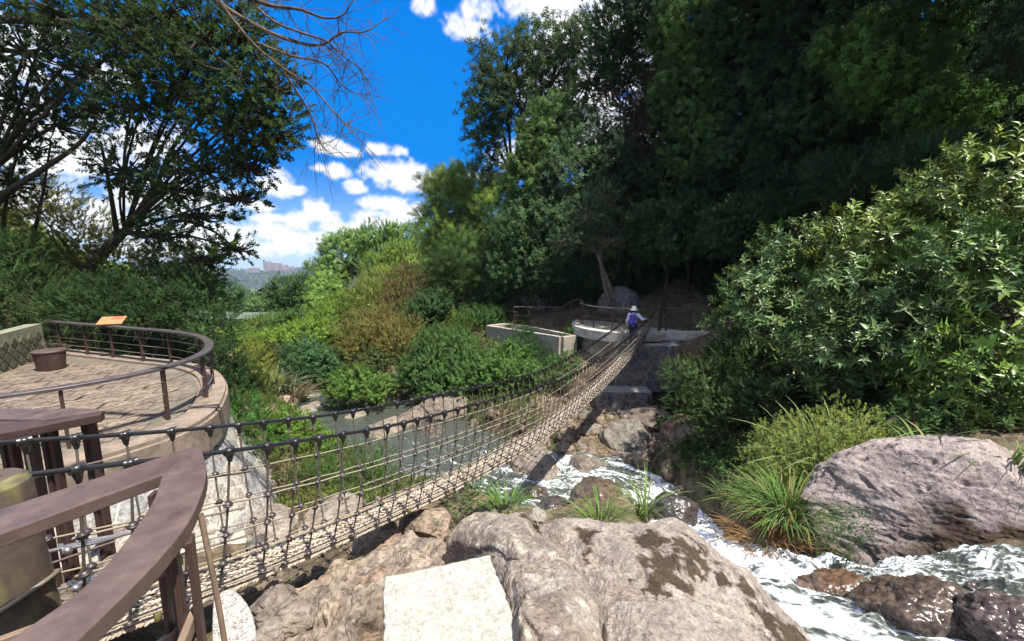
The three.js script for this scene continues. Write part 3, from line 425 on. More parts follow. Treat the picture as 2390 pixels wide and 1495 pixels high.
// ---------- railings at the near landing ----------
function plate(px, y, th) { const s = new THREE.Shape(px.map(([a, b]) => { const p = onY(a, b, y); return new THREE.Vector2(p.x, -p.z); })); const g = new THREE.ExtrudeGeometry(s, { depth: th, bevelEnabled: true, bevelThickness: 0.006, bevelSize: 0.006, bevelSegments: 2, curveSegments: 12 }).rotateX(-Math.PI / 2); return boxUV(g.translate(0, y - th, 0), 1); }
function smoothPx(list, n = 24) { return new THREE.CatmullRomCurve3(list.map(([a, b]) => new THREE.Vector3(a, b, 0)), false, 'centripetal').getPoints(n).map((p) => [p.x, p.y]); }
{
  const R = thing('landing_railing', 'brown steel railing with wide flat pointed handrail by the bridge entrance and mossy pillar', 'railing', onY(425, 1255, 1.99).setY(0.6));
  part('handrail', plate([[-70, 1215], [0, 1192], [461, 1041], [381, 1108], [0, 1247], [-70, 1273]], 2.0, 0.05), M.railTop, R);
  part('curved_handrail', plate([...smoothPx([[464, 1041], [480, 1100], [462, 1170], [430, 1232], [331, 1348], [185, 1490], [70, 1600]]), ...smoothPx([[-110, 1600], [33, 1493], [199, 1374], [298, 1265], [364, 1165], [383, 1109]])], 2.0, 0.055), M.railTop, R);
  const foot = (px, py, w = 0.075, t = 0.022, gap = 0.055, ry = 0.5) => { const p = onY(px, py, 1.94), y0 = groundY(p.x, -p.z) - 0.15; for (const k of [-1, 1]) part('post', box(t, 1.945 - y0, w, p.x + k * gap / 2 * Math.cos(ry), (1.945 + y0) / 2, p.z - k * gap / 2 * Math.sin(ry), ry, 0, 0.003), M.brownMetal, R); return p; };
  foot(425, 1262); foot(372, 1150, 0.06, 0.022, 0.05, 0.2); foot(150, 1560);
  const arc = smoothPx([[432, 1215], [360, 1330], [230, 1450], [40, 1640]], 14).map(([a, b]) => onY(a, b, 2.0));
  for (const y of [1.6, 1.2]) { part('lower_rail', sweep(arc.map((p) => p.clone().setY(y)), 0.03, 0.06, 24, 0.004), M.flatBar, R); }
  for (const y of [1.56, 1.18]) part('lower_rail', sweep([onY(400, 1110, 2).setY(y), onY(200, 1190, 2).setY(y), onY(-60, 1262, 2).setY(y)], 0.03, 0.05, 12, 0.004), M.flatBar, R);
  const lp = onY(440, 1225, 1.94); part('flat_strap', tube([lp.clone().add(new THREE.Vector3(.02, 0.02, -.05)), lp.clone().add(new THREE.Vector3(.045, -.4, -.06)), lp.clone().add(new THREE.Vector3(.06, -.8, -.06)), lp.clone().add(new THREE.Vector3(.05, -1.3, -.04))], 0.012, 0.012, 20, 6), M.flatBar, R);
  const Q = thing('entrance_railing', 'darker brown pointed steel handrail between the bridge entrance and the viewing platform', 'railing', onY(120, 990, 1.88).setY(0.4));
  part('handrail', plate([[-80, 953], [0, 954], [192, 955], [238, 959], [100, 979], [-80, 978]], 1.88, 0.055), M.railTop, Q);
  part('handrail', plate([[241, 960], [234, 967], [0, 1012], [-80, 1024], [-80, 1000], [0, 985], [104, 981]], 1.88, 0.055), M.brownMetal, Q);
  for (const [px, py, ry] of [[205, 968, .2], [112, 988, .2], [18, 1008, .2], [60, 962, .2]]) { const p = onY(px, py, 1.83), y0 = groundY(p.x, -p.z) - 0.2; for (const k of [-1, 1]) part('post', box(0.025, 1.84 - y0, 0.07, p.x + k * 0.03, (1.84 + y0) / 2, p.z, ry, 0, 0.003), M.brownMetal, Q); }
  for (const y of [1.5, 1.12, .8]) part('lower_rail', tube([onY(225, 968, 1.88).setY(y), onY(0, 1010, 1.88).setY(y), onY(-70, 1022, 1.88).setY(y)], 0.012, 0.012, 8, 6), M.brownMetal, Q);
}
// ---------- far landing: abutment, railings, tank ----------
{
  const A = thing('bridge_abutment', 'far landing with pale curved coping above a wall of polygonal grey stones', 'abutment', V(6, 19.5, -3.6));
  // plan of the front edge: round bay on the left of the bridge, straight ledge on the right
  const bay = [[3.5, 22.6], [3.26, 21.7], [3.26, 20.9], [3.57, 20.0], [4.1, 19.35], [4.8, 18.95], [5.75, 18.8]], ledge = [[6.72, 19.25], [8, 19.2], [9.6, 19.1], [11.5, 18.9]];
  const deckPts = [...bay, [5.9, 18.85], [6.7, 18.85], ...ledge, [11.5, 25], [3.6, 25]];
  const slab = new THREE.ExtrudeGeometry(new THREE.Shape(deckPts.map(([x, d]) => new THREE.Vector2(x, d))), { depth: 0.3, bevelEnabled: false }).rotateX(-Math.PI / 2).translate(0, -0.62, 0); part('landing_floor', boxUV(slab, 1), M.concrete, A);
  part('curved_coping', sweep(pathPts(bay, -0.2), 0.42, 0.44, 60, 0.02), M.paleConcrete, A);
  part('straight_coping', sweep(pathPts(ledge, -0.22), 0.36, 0.36, 12, 0.02), M.paleConcrete, A);
  // smooth concrete drum below the bay
  const inset = bay.map(([x, d]) => [x + 0.16, d + 0.16]), drum = []; { const c = new THREE.CatmullRomCurve3(pathPts(inset, 0)).getSpacedPoints(40), pos = [], idx = []; [-0.6, -1.2, -2.2].forEach((y) => c.forEach((p) => pos.push(p.x - (y + .6) * -0.06, y, p.z))); for (let j = 0; j < 2; j++) for (let i = 0; i < 40; i++) { const a = j * 41 + i; idx.push(a, a + 41, a + 1, a + 1, a + 41, a + 42); } let g = new THREE.BufferGeometry(); g.setAttribute('position', new THREE.Float32BufferAttribute(pos, 3)); g.setIndex(idx); g.computeVertexNormals(); part('drum_wall', boxUV(g, 1), M.concrete, A); }
  const stones = stoneMats([[.15, .15, .16], [.19, .185, .18], [.125, .13, .15], [.22, .21, .2], [.17, .15, .14]]), r = mulberry(71);
  const face = (name, x0, d0, x1, d1, yb, yt, batter, size) => { // a battered wall face with its own core
    const a = V(x0, d0, 0), b = V(x1, d1, 0), t = b.clone().sub(a), L = t.length(); t.normalize(); const n = new THREE.Vector3(-t.z, 0, t.x); if (n.z < 0) n.negate(); const H = yt - yb;
    const surf = (u, v) => ({ p: a.clone().addScaledVector(t, u).addScaledVector(n, (H - v) * batter).setY(yb + v), n: n.clone().setY(batter).normalize() });
    const pos = [], c = (u, v, back) => { const s = surf(u, v).p; if (back) s.addScaledVector(n, -0.9 - (H - v) * batter); return s; }, q = (p1, p2, p3, p4) => { for (const p of [p1, p2, p3, p1, p3, p4]) pos.push(p.x, p.y, p.z); };
    q(c(0, 0), c(L, 0), c(L, H), c(0, H)); q(c(0, H), c(L, H), c(L, H, 1), c(0, H, 1)); q(c(0, 0, 1), c(0, 0), c(0, H), c(0, H, 1)); q(c(L, 0), c(L, 0, 1), c(L, H, 1), c(L, H)); q(c(L, 0, 1), c(0, 0, 1), c(0, H, 1), c(L, H, 1));
    let g = new THREE.BufferGeometry(); g.setAttribute('position', new THREE.Float32BufferAttribute(pos, 3)); g.computeVertexNormals(); part(name, boxUV(g, 1), M.mortar, A);
    layStones(A, cells(L, H, size, 0.85, r), surf, 0.018, 0.02, stones, r, 'wall_stone');
  };
  face('upper_wall_core', 6.3, 19.05, 9.2, 18.95, -2.0, -0.6, 0.04, 0.46);
  face('front_wall_core', 4.55, 18.35, 7.3, 18.3, -2.7, -0.7, 0.12, 0.34);
  face('foot_wall_core', 3.6, 17.3, 5.8, 17.2, -3.9, -2.45, 0.3, 0.42);
  // anchor posts of the bridge
  for (const off of [-0.66, 0.68]) { const p = onBridge(18.35, off, 0); part('anchor_post', new THREE.CylinderGeometry(0.075, 0.085, 1.5, 12).translate(p.x, 0.32, p.z), M.brownMetal, A); }
  // railings
  const railing = (label, list, top, posts, y0, lines = 3) => {
    const R = thing('landing_guardrail', label, 'railing', V(list[0][0], list[0][1], y0));
    const pts = list.map(([x, d, y]) => V(x, d, y === undefined ? top : y)); part('handrail', sweep(pts, 0.13, 0.05, 40), M.greyRail, R);
    const c = new THREE.CatmullRomCurve3(pts, false, 'centripetal');
    for (let k = 0; k <= posts; k++) { const p = c.getPointAt(clamp(k / posts, 0.01, 0.99)), b = p.y - (top - y0); part('post', box(0.05, p.y - b, 0.05, p.x, (p.y + b) / 2 - 0.02, p.z), M.brownMetal, R); }
    for (let k = 1; k <= lines; k++) part('wire_line', tube(pts.map((p) => p.clone().setY(p.y - (top - y0) * k / (lines + 1))), 0.011, 0.011, 30, 4), M.brownMetal, R);
  };
  railing('dark railing curving round the landing bay left of the hiker', [[3.75, 22.9], [3.5, 21.8], [3.5, 21.0], [3.78, 20.15], [4.3, 19.55], [5.0, 19.2], [5.5, 19.05]], 0.84, 5, -0.22);
  railing('dark straight railing on the landing ledge beside the leafy shrub', [[6.95, 19.3], [8.5, 19.25], [10.2, 19.15], [11.4, 19]], 0.84, 4, -0.24);
  railing('dark railing along the lower path beside the concrete tank', [[.1, 23.6], [1.4, 23.5], [2.6, 23.4]], .42, 3, -0.62);
  railing('dark stair railing climbing from the tank up to the landing bay', [[2.7, 23.4, .42], [3.3, 23.5, .75], [3.75, 23.3, .92]], .92, 2, -0.1);
  railing('thin dark railing on the upstream path behind the concrete tank', [[-1.6, 26.4], [-.6, 25.6], [.3, 24.6]], .0, 4, -0.75, 2);
  // concrete tank
  const T = thing('concrete_tank', 'open grey concrete tank with streaked walls and ivy in front', 'tank', V(0.5, 22, -2.8)), a = V(-1.35, 23.5, 0), b = V(2.3, 20.1, 0), c = V(3.1, 20.5, 0), e = V(-.4, 24.2, 0), th = 0.2;
  const wall = (p, q, y0, y1) => { const g = bar(p.clone().setY((y0 + y1) / 2), q.clone().setY((y0 + y1) / 2), th, y1 - y0, undefined, 0.015); part('tank_wall', boxUV(g, 1), M.concrete, T); };
  wall(a, b, -2.9, -0.62); wall(b.clone().add(new THREE.Vector3(.1, 0, 0.02)), c, -3.2, -0.63); wall(c, V(.9, 23.4, 0), -2.9, -0.64); wall(V(.9, 23.4, 0), e, -2.9, -0.64); wall(e, a, -2.9, -0.62);
}
// ---------- rocks ----------
const spots = (p, s, th) => { // round crusts of lichen: 1 inside a spot
  const ix = Math.floor(p.x / s), iy = Math.floor(p.y / s), iz = Math.floor(p.z / s); let best = 9;
  for (let a = -1; a < 2; a++) for (let b = -1; b < 2; b++) for (let c = -1; c < 2; c++) { const h = (i) => { const t = Math.sin((ix + a) * 127.1 + (iy + b) * 311.7 + (iz + c) * 74.7 + i * 53.3) * 43758.5; return t - Math.floor(t); }; const d = Math.hypot(p.x / s - ix - a - h(1), p.y / s - iy - b - h(2), p.z / s - iz - c - h(3)) / (0.35 + 0.9 * h(4)); if (d < best) best = d; }
  return sstep(th, th * 0.75, best);
};
function rockTint(base, o = {}) {
  const { mossWhere = null, lichen = 0.4, moss = 0, band = 0, mossAt = [], even = 1, rust = 0.3 } = o, seed = rr(0, 50);
  return (p, n) => {
    const a = 0.5 + 0.5 * fbm(p.x * 1.1 + seed, p.y * 1.1, p.z * 1.1, 4), f = fbm(p.x * 5 + seed, p.y * 5, p.z * 5, 3);
    let c = base.map((v) => v * (1 + even * (-0.03 + 0.5 * (a - 0.5) + 0.2 * f)));
    c = mix3(c, [base[0] * 1.05, base[1] * 0.82, base[2] * 0.66], rust * sstep(0.1, 0.6, fbm(p.x * 0.9, p.y * 1.8 + seed, p.z * 0.9, 3)));
    if (band) c = c.map((v) => v * (1 + band * n3(p.x * 1.2 + p.y * 3, p.y * 9 + seed, p.z * 2 + p.x * 5)));
    if (lichen) { const q = { x: p.x + 0.03 * f, y: p.y, z: p.z + 0.03 * f }, k = Math.max(spots(q, 0.11, 0.3), spots({ x: q.x + 7, y: q.y, z: q.z }, 0.24, 0.3)) * sstep(-0.25, 0.25, fbm(p.x * 1.6 + seed + 4, p.y, p.z * 1.6, 2) + lichen - 0.3); c = mix3(c, [0.52, 0.5, 0.44], k * 0.75 * clamp(lichen * 1.6)); c = mix3(c, [0.47, 0.45, 0.4], clamp(lichen) * 0.55 * sstep(0.12, 0.4, fbm(p.x * 2.4 + seed, p.y * 2.4 + 8, p.z * 2.4, 5))); }
    let m = moss * sstep(0.05, 0.35, fbm(p.x * 1.7 + seed + 20, p.y * 1.7, p.z * 1.7, 4) + moss * 0.2 - 0.1);
    for (const [q, r] of mossAt) { const d = Math.hypot((p.x - q.x), (p.y - q.y) * 0.6, (p.z - q.z)) / r; m = Math.max(m, sstep(1.1, 0.8, d * .8 + 1.35 * fbm(p.x * 5, p.y * 5, p.z * 5, 5, .62))); }
    if (mossWhere) m = Math.max(m, mossWhere(p));
    if (m > 0) c = mix3(c, mix3([0.055, 0.035, 0.022], [0.085, 0.058, 0.03], 0.5 + f), clamp(m));
    return c;
  };
}
// a rock from the outline of its upper surface: the top bulges inside the outline, the flanks fall away below it
function outlineRock(parent, outline, o) {
  const { dome = 0.12, drop = 0.9, flare = 0.12, noise = 0.05, K = 150, rings = 60, tint, mat = M.rock, step = 0, cut = 0.05, nf = 1 } = o;
  const c = new THREE.CatmullRomCurve3(outline.map(([a, b, y]) => onY(a, b, y)), true, 'centripetal'), E = c.getSpacedPoints(K), ctr = new THREE.Vector3(); for (let i = 0; i < K; i++) ctr.addScaledVector(E[i], 1 / K);
  const pos = [], idx = [], seed = rr(0, 40), sk = Math.round(rings * 0.4), p = new THREE.Vector3();
  for (let j = 0; j <= rings + sk; j++) for (let i = 0; i < K; i++) {
    const e = E[i];
    if (j <= rings) { const t = Math.pow(j / rings, 0.85); p.lerpVectors(ctr, e, t); p.y += dome * (1 - Math.pow(t, 3.2)) - 0.02; }
    else { const t = (j - rings) / sk, out = new THREE.Vector3(e.x - ctr.x, 0, e.z - ctr.z).normalize(); p.copy(e).addScaledVector(out, flare * Math.sin(Math.min(1, t * 1.4) * Math.PI / 2) ); p.y -= drop * Math.pow(t, 1.25) + 0.02; }
    const k = fbm(p.x * 1.3 * nf + seed, p.y * 1.3, p.z * 1.3 * nf, 5), rg = ridge(p.x * 0.8 * nf + seed, p.y * 0.8, p.z * 0.8 * nf, 2), fine = fbm(p.x * 9, p.y * 9 + seed, p.z * 9, 3);
    const crag = Math.abs(n3(p.x * 1.9 + seed, p.y * 1.9, p.z * 1.9 + 3)), split = sstep(.05, .012, Math.abs(n3(p.x * 1.15 + seed * 2, p.y * .5, p.z * 1.15))) * sstep(-.1, .35, n3(p.x * .9, 5 + seed, p.z * .9));
    p.y += noise * k * 1.3 - cut * sstep(0.86, 0.985, rg) + 0.015 * fine + .007 * fbm(p.x * 22, p.y * 22, p.z * 22, 2) + noise * .7 * (.35 - crag) - .035 * split; p.x += noise * 0.6 * n3(p.x * 2, p.y * 2 + seed, p.z * 2); p.z += noise * 0.6 * n3(p.x * 2 + 9, p.y * 2, p.z * 2 + seed);
    if (step) p.y += step * (Math.floor(fbm(p.x * 0.9 + seed, 0, p.z * 0.9, 2) * 5 + p.x * 0.8) / 5);
    pos.push(p.x, p.y, p.z);
  }
  for (let j = 0; j < rings + sk; j++) for (let i = 0; i < K; i++) { const a = j * K + i, b = j * K + (i + 1) % K; idx.push(a, a + K, b, b, a + K, b + K); }
  let g = new THREE.BufferGeometry(); g.setAttribute('position', new THREE.Float32BufferAttribute(pos, 3)); g.setIndex(idx); g.computeVertexNormals();
  { const nA = g.attributes.normal; let up = 0; for (let i = 0; i < K * rings; i++) up += nA.getY(i); if (up < 0) { const ix = g.index.array; for (let i = 0; i < ix.length; i += 3) { const t = ix[i]; ix[i] = ix[i + 1]; ix[i + 1] = t; } g.computeVertexNormals(); } }
  paint(g, tint); return boxUV(g, 1);
}
function boulderGeo(r, detail, seed, facet = 7, rough = 0.16) {
  const g = mergeVertices(new THREE.IcosahedronGeometry(1, detail).deleteAttribute('uv').deleteAttribute('normal'), 1e-4), q = mulberry(seed), cuts = [];
  for (let i = 0; i < facet; i++) { const v = new THREE.Vector3(q() - 0.5, (q() - 0.3) * 0.8, q() - 0.5).normalize(); cuts.push([v, 0.62 + 0.3 * q()]); }
  return displace(g, (v) => {
    const u = v.clone().normalize(); let k = 1; for (const [c, h] of cuts) { const t = u.dot(c); if (t > 0.05) k = Math.min(k, lerp(h / t, 1, 0.12)); }
    k = Math.min(k, 1.05); k *= 1 + rough * fbm(u.x * 1.6 + seed, u.y * 1.6, u.z * 1.6, 5) - 0.05 * sstep(0.88, 0.98, ridge(u.x * 1.2, u.y * 1.2 + seed, u.z * 1.2, 2)) + 0.012 * fbm(u.x * 14, u.y * 14, u.z * 14 + seed, 2);
    v.copy(u).multiplyScalar(k).multiply(r);
  });
}
function boulder(label, c, r, o = {}) {
  const { detail = 18, tint = [0.22, 0.2, 0.175], turn = 0, tilt = 0, mat = M.rock, look = {}, name = 'boulder', group, seed = Math.floor(rr(1, 9999)), facet = 7, rough = 0.16 } = o;
  let g = boulderGeo(new THREE.Vector3(...r), detail, seed, facet, rough); if (tilt) g.rotateX(tilt); if (turn) g.rotateY(turn); g.translate(c.x, c.y, c.z); paint(g, rockTint(tint, look)); g.translate(-c.x, -c.y, -c.z); g = boxUV(g, 1);
  const m = mesh(name, g, mat); m.position.copy(c); return tag(m, label, 'rock', group);
}
const bpx = (label, px, py, rx, ry, d, o = {}) => boulder(label, at(px, py, d), [rx * 1.22 * d / F0, ry * 1.22 * d / F0, (o.rz || (rx + ry) / 2) * 1.22 * d / F0], o);
{
  const Rk = (name, label, outline, o) => { const c = onY(outline[0][0], outline[0][1], outline[0][2]), g = outlineRock(null, outline, o); g.translate(-c.x, -c.y, -c.z); const m = mesh(name, g, o.mat || M.rock); m.position.copy(c); return tag(m, label, 'rock'); };
  const P = (px, py, y) => onY(px, py, y);
  Rk('lichen_boulder', 'rounded grey boulder crusted with pale lichen behind the white slab', [[1045, 1262, .55], [1078, 1215, .62], [1150, 1190, .66], [1222, 1190, .66], [1252, 1230, .72], [1305, 1282, .84], [1372, 1350, .98], [1404, 1440, 1.08], [1404, 1510, 1.12], [1390, 1680, 1.3], [1240, 1680, 1.3], [1200, 1495, 1.12], [1168, 1345, .9], [1090, 1300, .6]], { dome: .13, drop: .8, noise: .05, cut: .05, K: 230, rings: 110, mat: M.lichenRock, tint: rockTint([.29, .255, .225], { even: .7, lichen: .9, rust: .25, mossAt: [[P(1225, 1190, .7), .09]] }) });
  Rk('broad_boulder', 'broad pale brown boulder with dark moss patches between the grass tufts and the rapids', [[1256, 1222, .6], [1330, 1209, .72], [1440, 1213, .76], [1520, 1206, .78], [1598, 1213, .76], [1690, 1287, .62], [1765, 1350, .5], [1850, 1435, .42], [1905, 1510, .42], [1950, 1640, .5], [1720, 1760, 1.15], [1480, 1760, 1.25], [1420, 1500, 1.0], [1395, 1410, .85], [1330, 1310, .68], [1276, 1262, .58]], { dome: .08, drop: 1.3, flare: .2, noise: .04, cut: .03, K: 260, rings: 120, mat: M.grainRock, tint: rockTint([.36, .32, .29], { even: .45, lichen: .42, rust: .3, band: .08, mossAt: [[P(1366, 1232, .8), .1], [P(1360, 1265, .82), .07], [P(1368, 1300, .85), .06], [P(1520, 1255, .82), .12], [P(1548, 1300, .85), .12], [P(1610, 1275, .8), .13], [P(1570, 1335, .87), .1], [P(1530, 1350, .9), .1], [P(1625, 1310, .85), .09], [P(1800, 1420, .6), .13], [P(1850, 1470, .52), .14], [P(1760, 1370, .62), .1], [P(1880, 1530, .55), .15], [P(1690, 1330, .75), .06]] }) });
  Rk('bedrock_slab', 'brown weathered bedrock sloping from the bridge deck down to the white slab', [[560, 1600, .55], [590, 1490, .3], [650, 1405, .2], [760, 1335, .12], [850, 1292, .05], [960, 1250, -.02], [1035, 1262, .1], [1062, 1300, .35], [1010, 1330, .52], [930, 1345, .58], [850, 1385, .62], [815, 1440, .66], [830, 1500, .75], [850, 1620, .9], [700, 1700, .9]], { dome: .05, drop: .9, noise: .09, K: 240, rings: 110, cut: .1, nf: 1.5, tint: rockTint([.29, .235, .19], { lichen: .12, rust: .5, band: .16 }) });
  // squared white slab
  {
    const y = 1.06, cs = [[902, 1346], [1139, 1296], [1222, 1520], [1262, 1640], [905, 1640]].map(([a, b]) => onY(a, b, y)), c = cs[0].clone().setY(y - 0.42);
    const edge = []; cs.forEach((p, i) => { const q = cs[(i + 1) % cs.length]; for (let k = 0; k < 22; k++) { const e = p.clone().lerp(q, k / 22), n = k ? .007 * fbm(e.x * 14, 3, e.z * 14, 3) + .004 * n3(e.x * 45, 1, e.z * 45) : .004; edge.push(new THREE.Vector2(e.x + n, -e.z + n)); } });
    const s = new THREE.Shape(edge);
    let g = new THREE.ExtrudeGeometry(s, { depth: 0.38, bevelEnabled: true, bevelThickness: 0.018, bevelSize: 0.018, bevelSegments: 2, steps: 3 }).rotateX(-Math.PI / 2).translate(0, y - 0.4, 0);
    { // finer top so that it can undulate
      const tp = new THREE.ShapeGeometry(s); }
    g = displace(g, (v) => { const k = fbm(v.x * 6, v.y * 6, v.z * 6, 3); v.x += 0.008 * k; v.z += 0.008 * n3(v.x * 7, v.y * 7, v.z * 7); }); g = g.index ? g.toNonIndexed() : g; g.computeVertexNormals(); g.translate(-c.x, -c.y, -c.z);
    const slabMap = tex(512, (u, v) => { const a = tF(u, v), b = tG(u, v), w = tH(u, v), f = tG(u * 3, v * 3), k = 0.84 + 0.16 * (a - .5) + 0.3 * (b - .5) + 0.3 * (f - .5) + 0.14 * (w - .5), p = sstep(.5, .62, w); return [k * lerp(1, 1.02, p), k * lerp(1, .975, p), k * lerp(.965, .95, p)]; }, true, 1.4);
    const m = mesh('white_slab', boxUV(g, 1), std({ color: rgb(.52, .505, .465), map: slabMap, bumpMap: graniteBump, bumpScale: .012, roughness: .9 })); m.position.copy(c); tag(m, 'squared white stone slab lying on the brown foreground rocks', 'stone slab');
  }
  // rounded white granite kerb stone at the landing
  {
    const y = 1.08, px = [...smoothPx([[504, 1560], [502, 1440], [508, 1392], [536, 1376], [566, 1400], [586, 1440], [594, 1495], [597, 1560]], 30)], cs = px.map(([a, b]) => onY(a, b, y)), c = cs[0].clone().setY(y - 0.3);
    const g = new THREE.ExtrudeGeometry(new THREE.Shape(cs.map((p) => new THREE.Vector2(p.x, -p.z))), { depth: 0.5, bevelEnabled: true, bevelThickness: .012, bevelSize: .012, bevelSegments: 2 }).rotateX(-Math.PI / 2).translate(-c.x, y - .512 - c.y, -c.z);
    const speck = tex(512, (u, v) => { const b = tG(u * 2, v * 2), k = 0.86 + .5 * (b - .5) - (b < .36 ? .16 : 0); return [k, k * .975, k * .955]; }, true, 1.6);
    const m = mesh('kerb_stone', boxUV(g, 1), std({ color: rgb(.5, .485, .46), map: speck, bumpMap: graniteBump, bumpScale: .008, roughness: .85 })); m.position.copy(c); tag(m, 'speckled white granite kerb stone with rounded end beside the landing railing', 'kerb stone');
  }
  // right bank boulder
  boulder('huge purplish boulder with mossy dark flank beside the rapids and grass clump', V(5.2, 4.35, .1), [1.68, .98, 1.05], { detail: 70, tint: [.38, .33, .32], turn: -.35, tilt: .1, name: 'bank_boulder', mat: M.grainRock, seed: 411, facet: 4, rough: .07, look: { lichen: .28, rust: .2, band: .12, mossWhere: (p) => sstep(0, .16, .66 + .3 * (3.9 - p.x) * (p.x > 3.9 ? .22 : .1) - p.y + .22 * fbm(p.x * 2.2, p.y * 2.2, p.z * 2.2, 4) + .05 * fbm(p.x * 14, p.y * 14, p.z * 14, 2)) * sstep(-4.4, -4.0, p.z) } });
  const wet = (c) => ({ mat: M.wetRock, tint: c, detail: 34, look: { lichen: 0, rust: .6, moss: .1 } });
  bpx('wet brown rock with yellow moss tuft splitting the near rapids', 2140, 1455, 120, 110, 3.1, { ...wet([.1, .075, .06]), name: 'stream_rock', look: { lichen: 0, rust: .5, mossAt: [[P(2075, 1440, .5), .05]] } });
  bpx('wet dark rock at the edge of the rapids below the huge purplish boulder', 2360, 1480, 95, 75, 2.7, { ...wet([.09, .07, .065]), name: 'stream_rock' });
  bpx('low flat wet rock skimmed by the near rapids', 1975, 1398, 95, 44, 3.55, { ...wet([.13, .09, .065]), name: 'stream_rock' });
  bpx('wet rusty ledge where the rapids slide past the broad boulder', 1790, 1400, 60, 50, 3.9, { ...wet([.15, .09, .055]), name: 'stream_rock' });
  bpx('small wet rock beneath the mossy flank of the huge boulder', 2330, 1400, 80, 36, 3.2, { ...wet([.1, .08, .07]), name: 'stream_rock' });
  // stones in the pool and along the far bank
  const mid = [
    ['large smooth dome boulder at the pool beside the bridge deck', 1250, 1092, 88, 46, 12.3, [.25, .215, .185]], ['squat round boulder standing in the foam next to the dome boulder', 1375, 1108, 50, 44, 11.9, [.2, .17, .145]], ['flat grey boulder behind the squat round boulder', 1450, 1092, 58, 24, 12.6, [.22, .19, .17]],
    ['tall upright grey-green boulder below the stone abutment', 1462, 1036, 55, 52, 14.6, [.2, .19, .165]], ['smooth pale oval boulder left of the upright boulder', 1302, 1020, 30, 22, 15.2, [.27, .255, .235]], ['long flat slab rock at the foot of the abutment wall', 1380, 1012, 62, 22, 15.8, [.24, .225, .2]], ['small dark cobble between the dome boulder and the upright boulder', 1345, 1052, 28, 18, 13.8, [.2, .18, .165]],
    ['wide brown rock at the corner of the abutment foot', 1530, 985, 75, 32, 16.2, [.19, .155, .13]], ['rounded grey rock touching the abutment masonry', 1365, 978, 45, 20, 16.9, [.2, .18, .16]], ['rusty angular rock under the overhanging shrub', 1595, 1020, 50, 44, 14.2, [.2, .13, .085]], ['reddish rock right of the upright boulder', 1535, 1048, 40, 30, 14.2, [.2, .145, .12]],
    ['brown boulder beneath the feathery shrub', 1650, 1110, 55, 32, 11.4, [.22, .185, .155]], ['tall rock block under the feathery shrub', 1650, 1040, 60, 60, 13, [.22, .2, .17]], ['dark wet round boulder behind the broad boulder where foam pours past', 1575, 1195, 52, 42, 8.1, [.075, .07, .07], 1], ['submerged brown boulder behind the tall grass tuft', 1400, 1180, 85, 42, 9.0, [.13, .1, .075], 1], ['dark wet rock in the foam beside the dome boulder', 1245, 1158, 34, 22, 10.4, [.09, .07, .06], 1],
    ['dark wet rock with water streaming over it behind the left grass tuft', 1290, 1188, 40, 22, 9.2, [.08, .07, .065], 1], ['pale round boulder on the far shore of the calm pool', 830, 975, 30, 17, 17.4, [.3, .26, .21]], ['low pale boulder pile stone next to the weeds by the pool', 725, 962, 46, 17, 18.6, [.27, .24, .2]], ['pale boulder under the dark shrub hollow', 722, 930, 28, 16, 20.8, [.32, .3, .27]], ['flat brown boulder half in the calm pool', 905, 1008, 58, 24, 15.6, [.24, .2, .165]], ['brown boulder leaning on the far shore shrubs', 965, 985, 45, 24, 16.6, [.22, .18, .15]], ['dark bank rock under the wide shrub', 1040, 955, 70, 30, 17.2, [.21, .175, .145]], ['pinkish flat rock in the weeds left of the pool', 650, 945, 45, 16, 18.6, [.32, .24, .19]], ['small round rock touching the reed clump', 640, 962, 16, 12, 18.2, [.25, .23, .2]], ['brown rock beside the bridge deck in the near pool', 1180, 1098, 50, 14, 12.5, [.2, .165, .135]],
    ['brown ledge rock just below the woven deck', 1000, 1228, 62, 34, 5.3, [.25, .19, .15]], ['small grey stone wedged beside the lichen boulder', 1252, 1208, 22, 20, 3.95, [.27, .24, .21]], ['brown sunlit rock under the middle of the woven deck', 880, 1265, 70, 26, 4.9, [.26, .205, .16]], ['rough rock below the near end of the woven deck', 640, 1420, 62, 40, 3.0, [.2, .165, .14]], ['angular brown rock above the leaf litter', 690, 1440, 50, 36, 2.75, [.2, .165, .135]], ['small dark rock beside the granite kerb stone', 625, 1480, 40, 30, 2.6, [.2, .17, .145]], ['grey slab rock below the pale support wall', 640, 1225, 80, 22, 6.3, [.29, .25, .215]], ['pale flat rock beneath the far net of the bridge', 780, 1200, 90, 20, 6.6, [.28, .24, .2]], ['small dark stone lying on the gravel under the net', 600, 1268, 22, 16, 5.4, [.1, .1, .095]], ['weathered rock beside the anchor cables', 300, 1330, 70, 40, 3.2, [.24, .2, .17]], ['pale ledge rock under the handrail point', 330, 1250, 110, 26, 3.9, [.34, .3, .26]], ['dark wet rock where the pool narrows behind the bridge', 1010, 1010, 40, 18, 15.2, [.12, .1, .085], 1],
  ];
  for (const [label, px, py, rx, ry, d, c, w] of mid) bpx(label, px, py, rx, ry, d, { tint: c, mat: w ? M.wetRock : M.rock, detail: d < 7 ? 30 : 16, turn: rr(0, 3), facet: 6, rough: .13, look: { lichen: w ? 0 : .12, rust: .35, band: d < 7 ? .12 : .06 } });
  boulder('great rounded grey boulder standing behind the hiker', V(6.1, 24.3, .35), [1.25, 1.1, 1.0], { tint: [.24, .225, .2], detail: 26, facet: 3, rough: .07 });
  bpx('craggy rock face behind the tank railing', 1255, 712, 55, 40, 27.5, { tint: [.23, .21, .185], detail: 26, rough: .3, name: 'rock_outcrop', facet: 12 });
  boulder('layered brown rock outcrop behind the shrubs on the upstream path', at(1075, 722, 29), [1.8, .5, 1], { tint: [.22, .19, .165], detail: 20, rough: .3, name: 'rock_outcrop', facet: 10 });
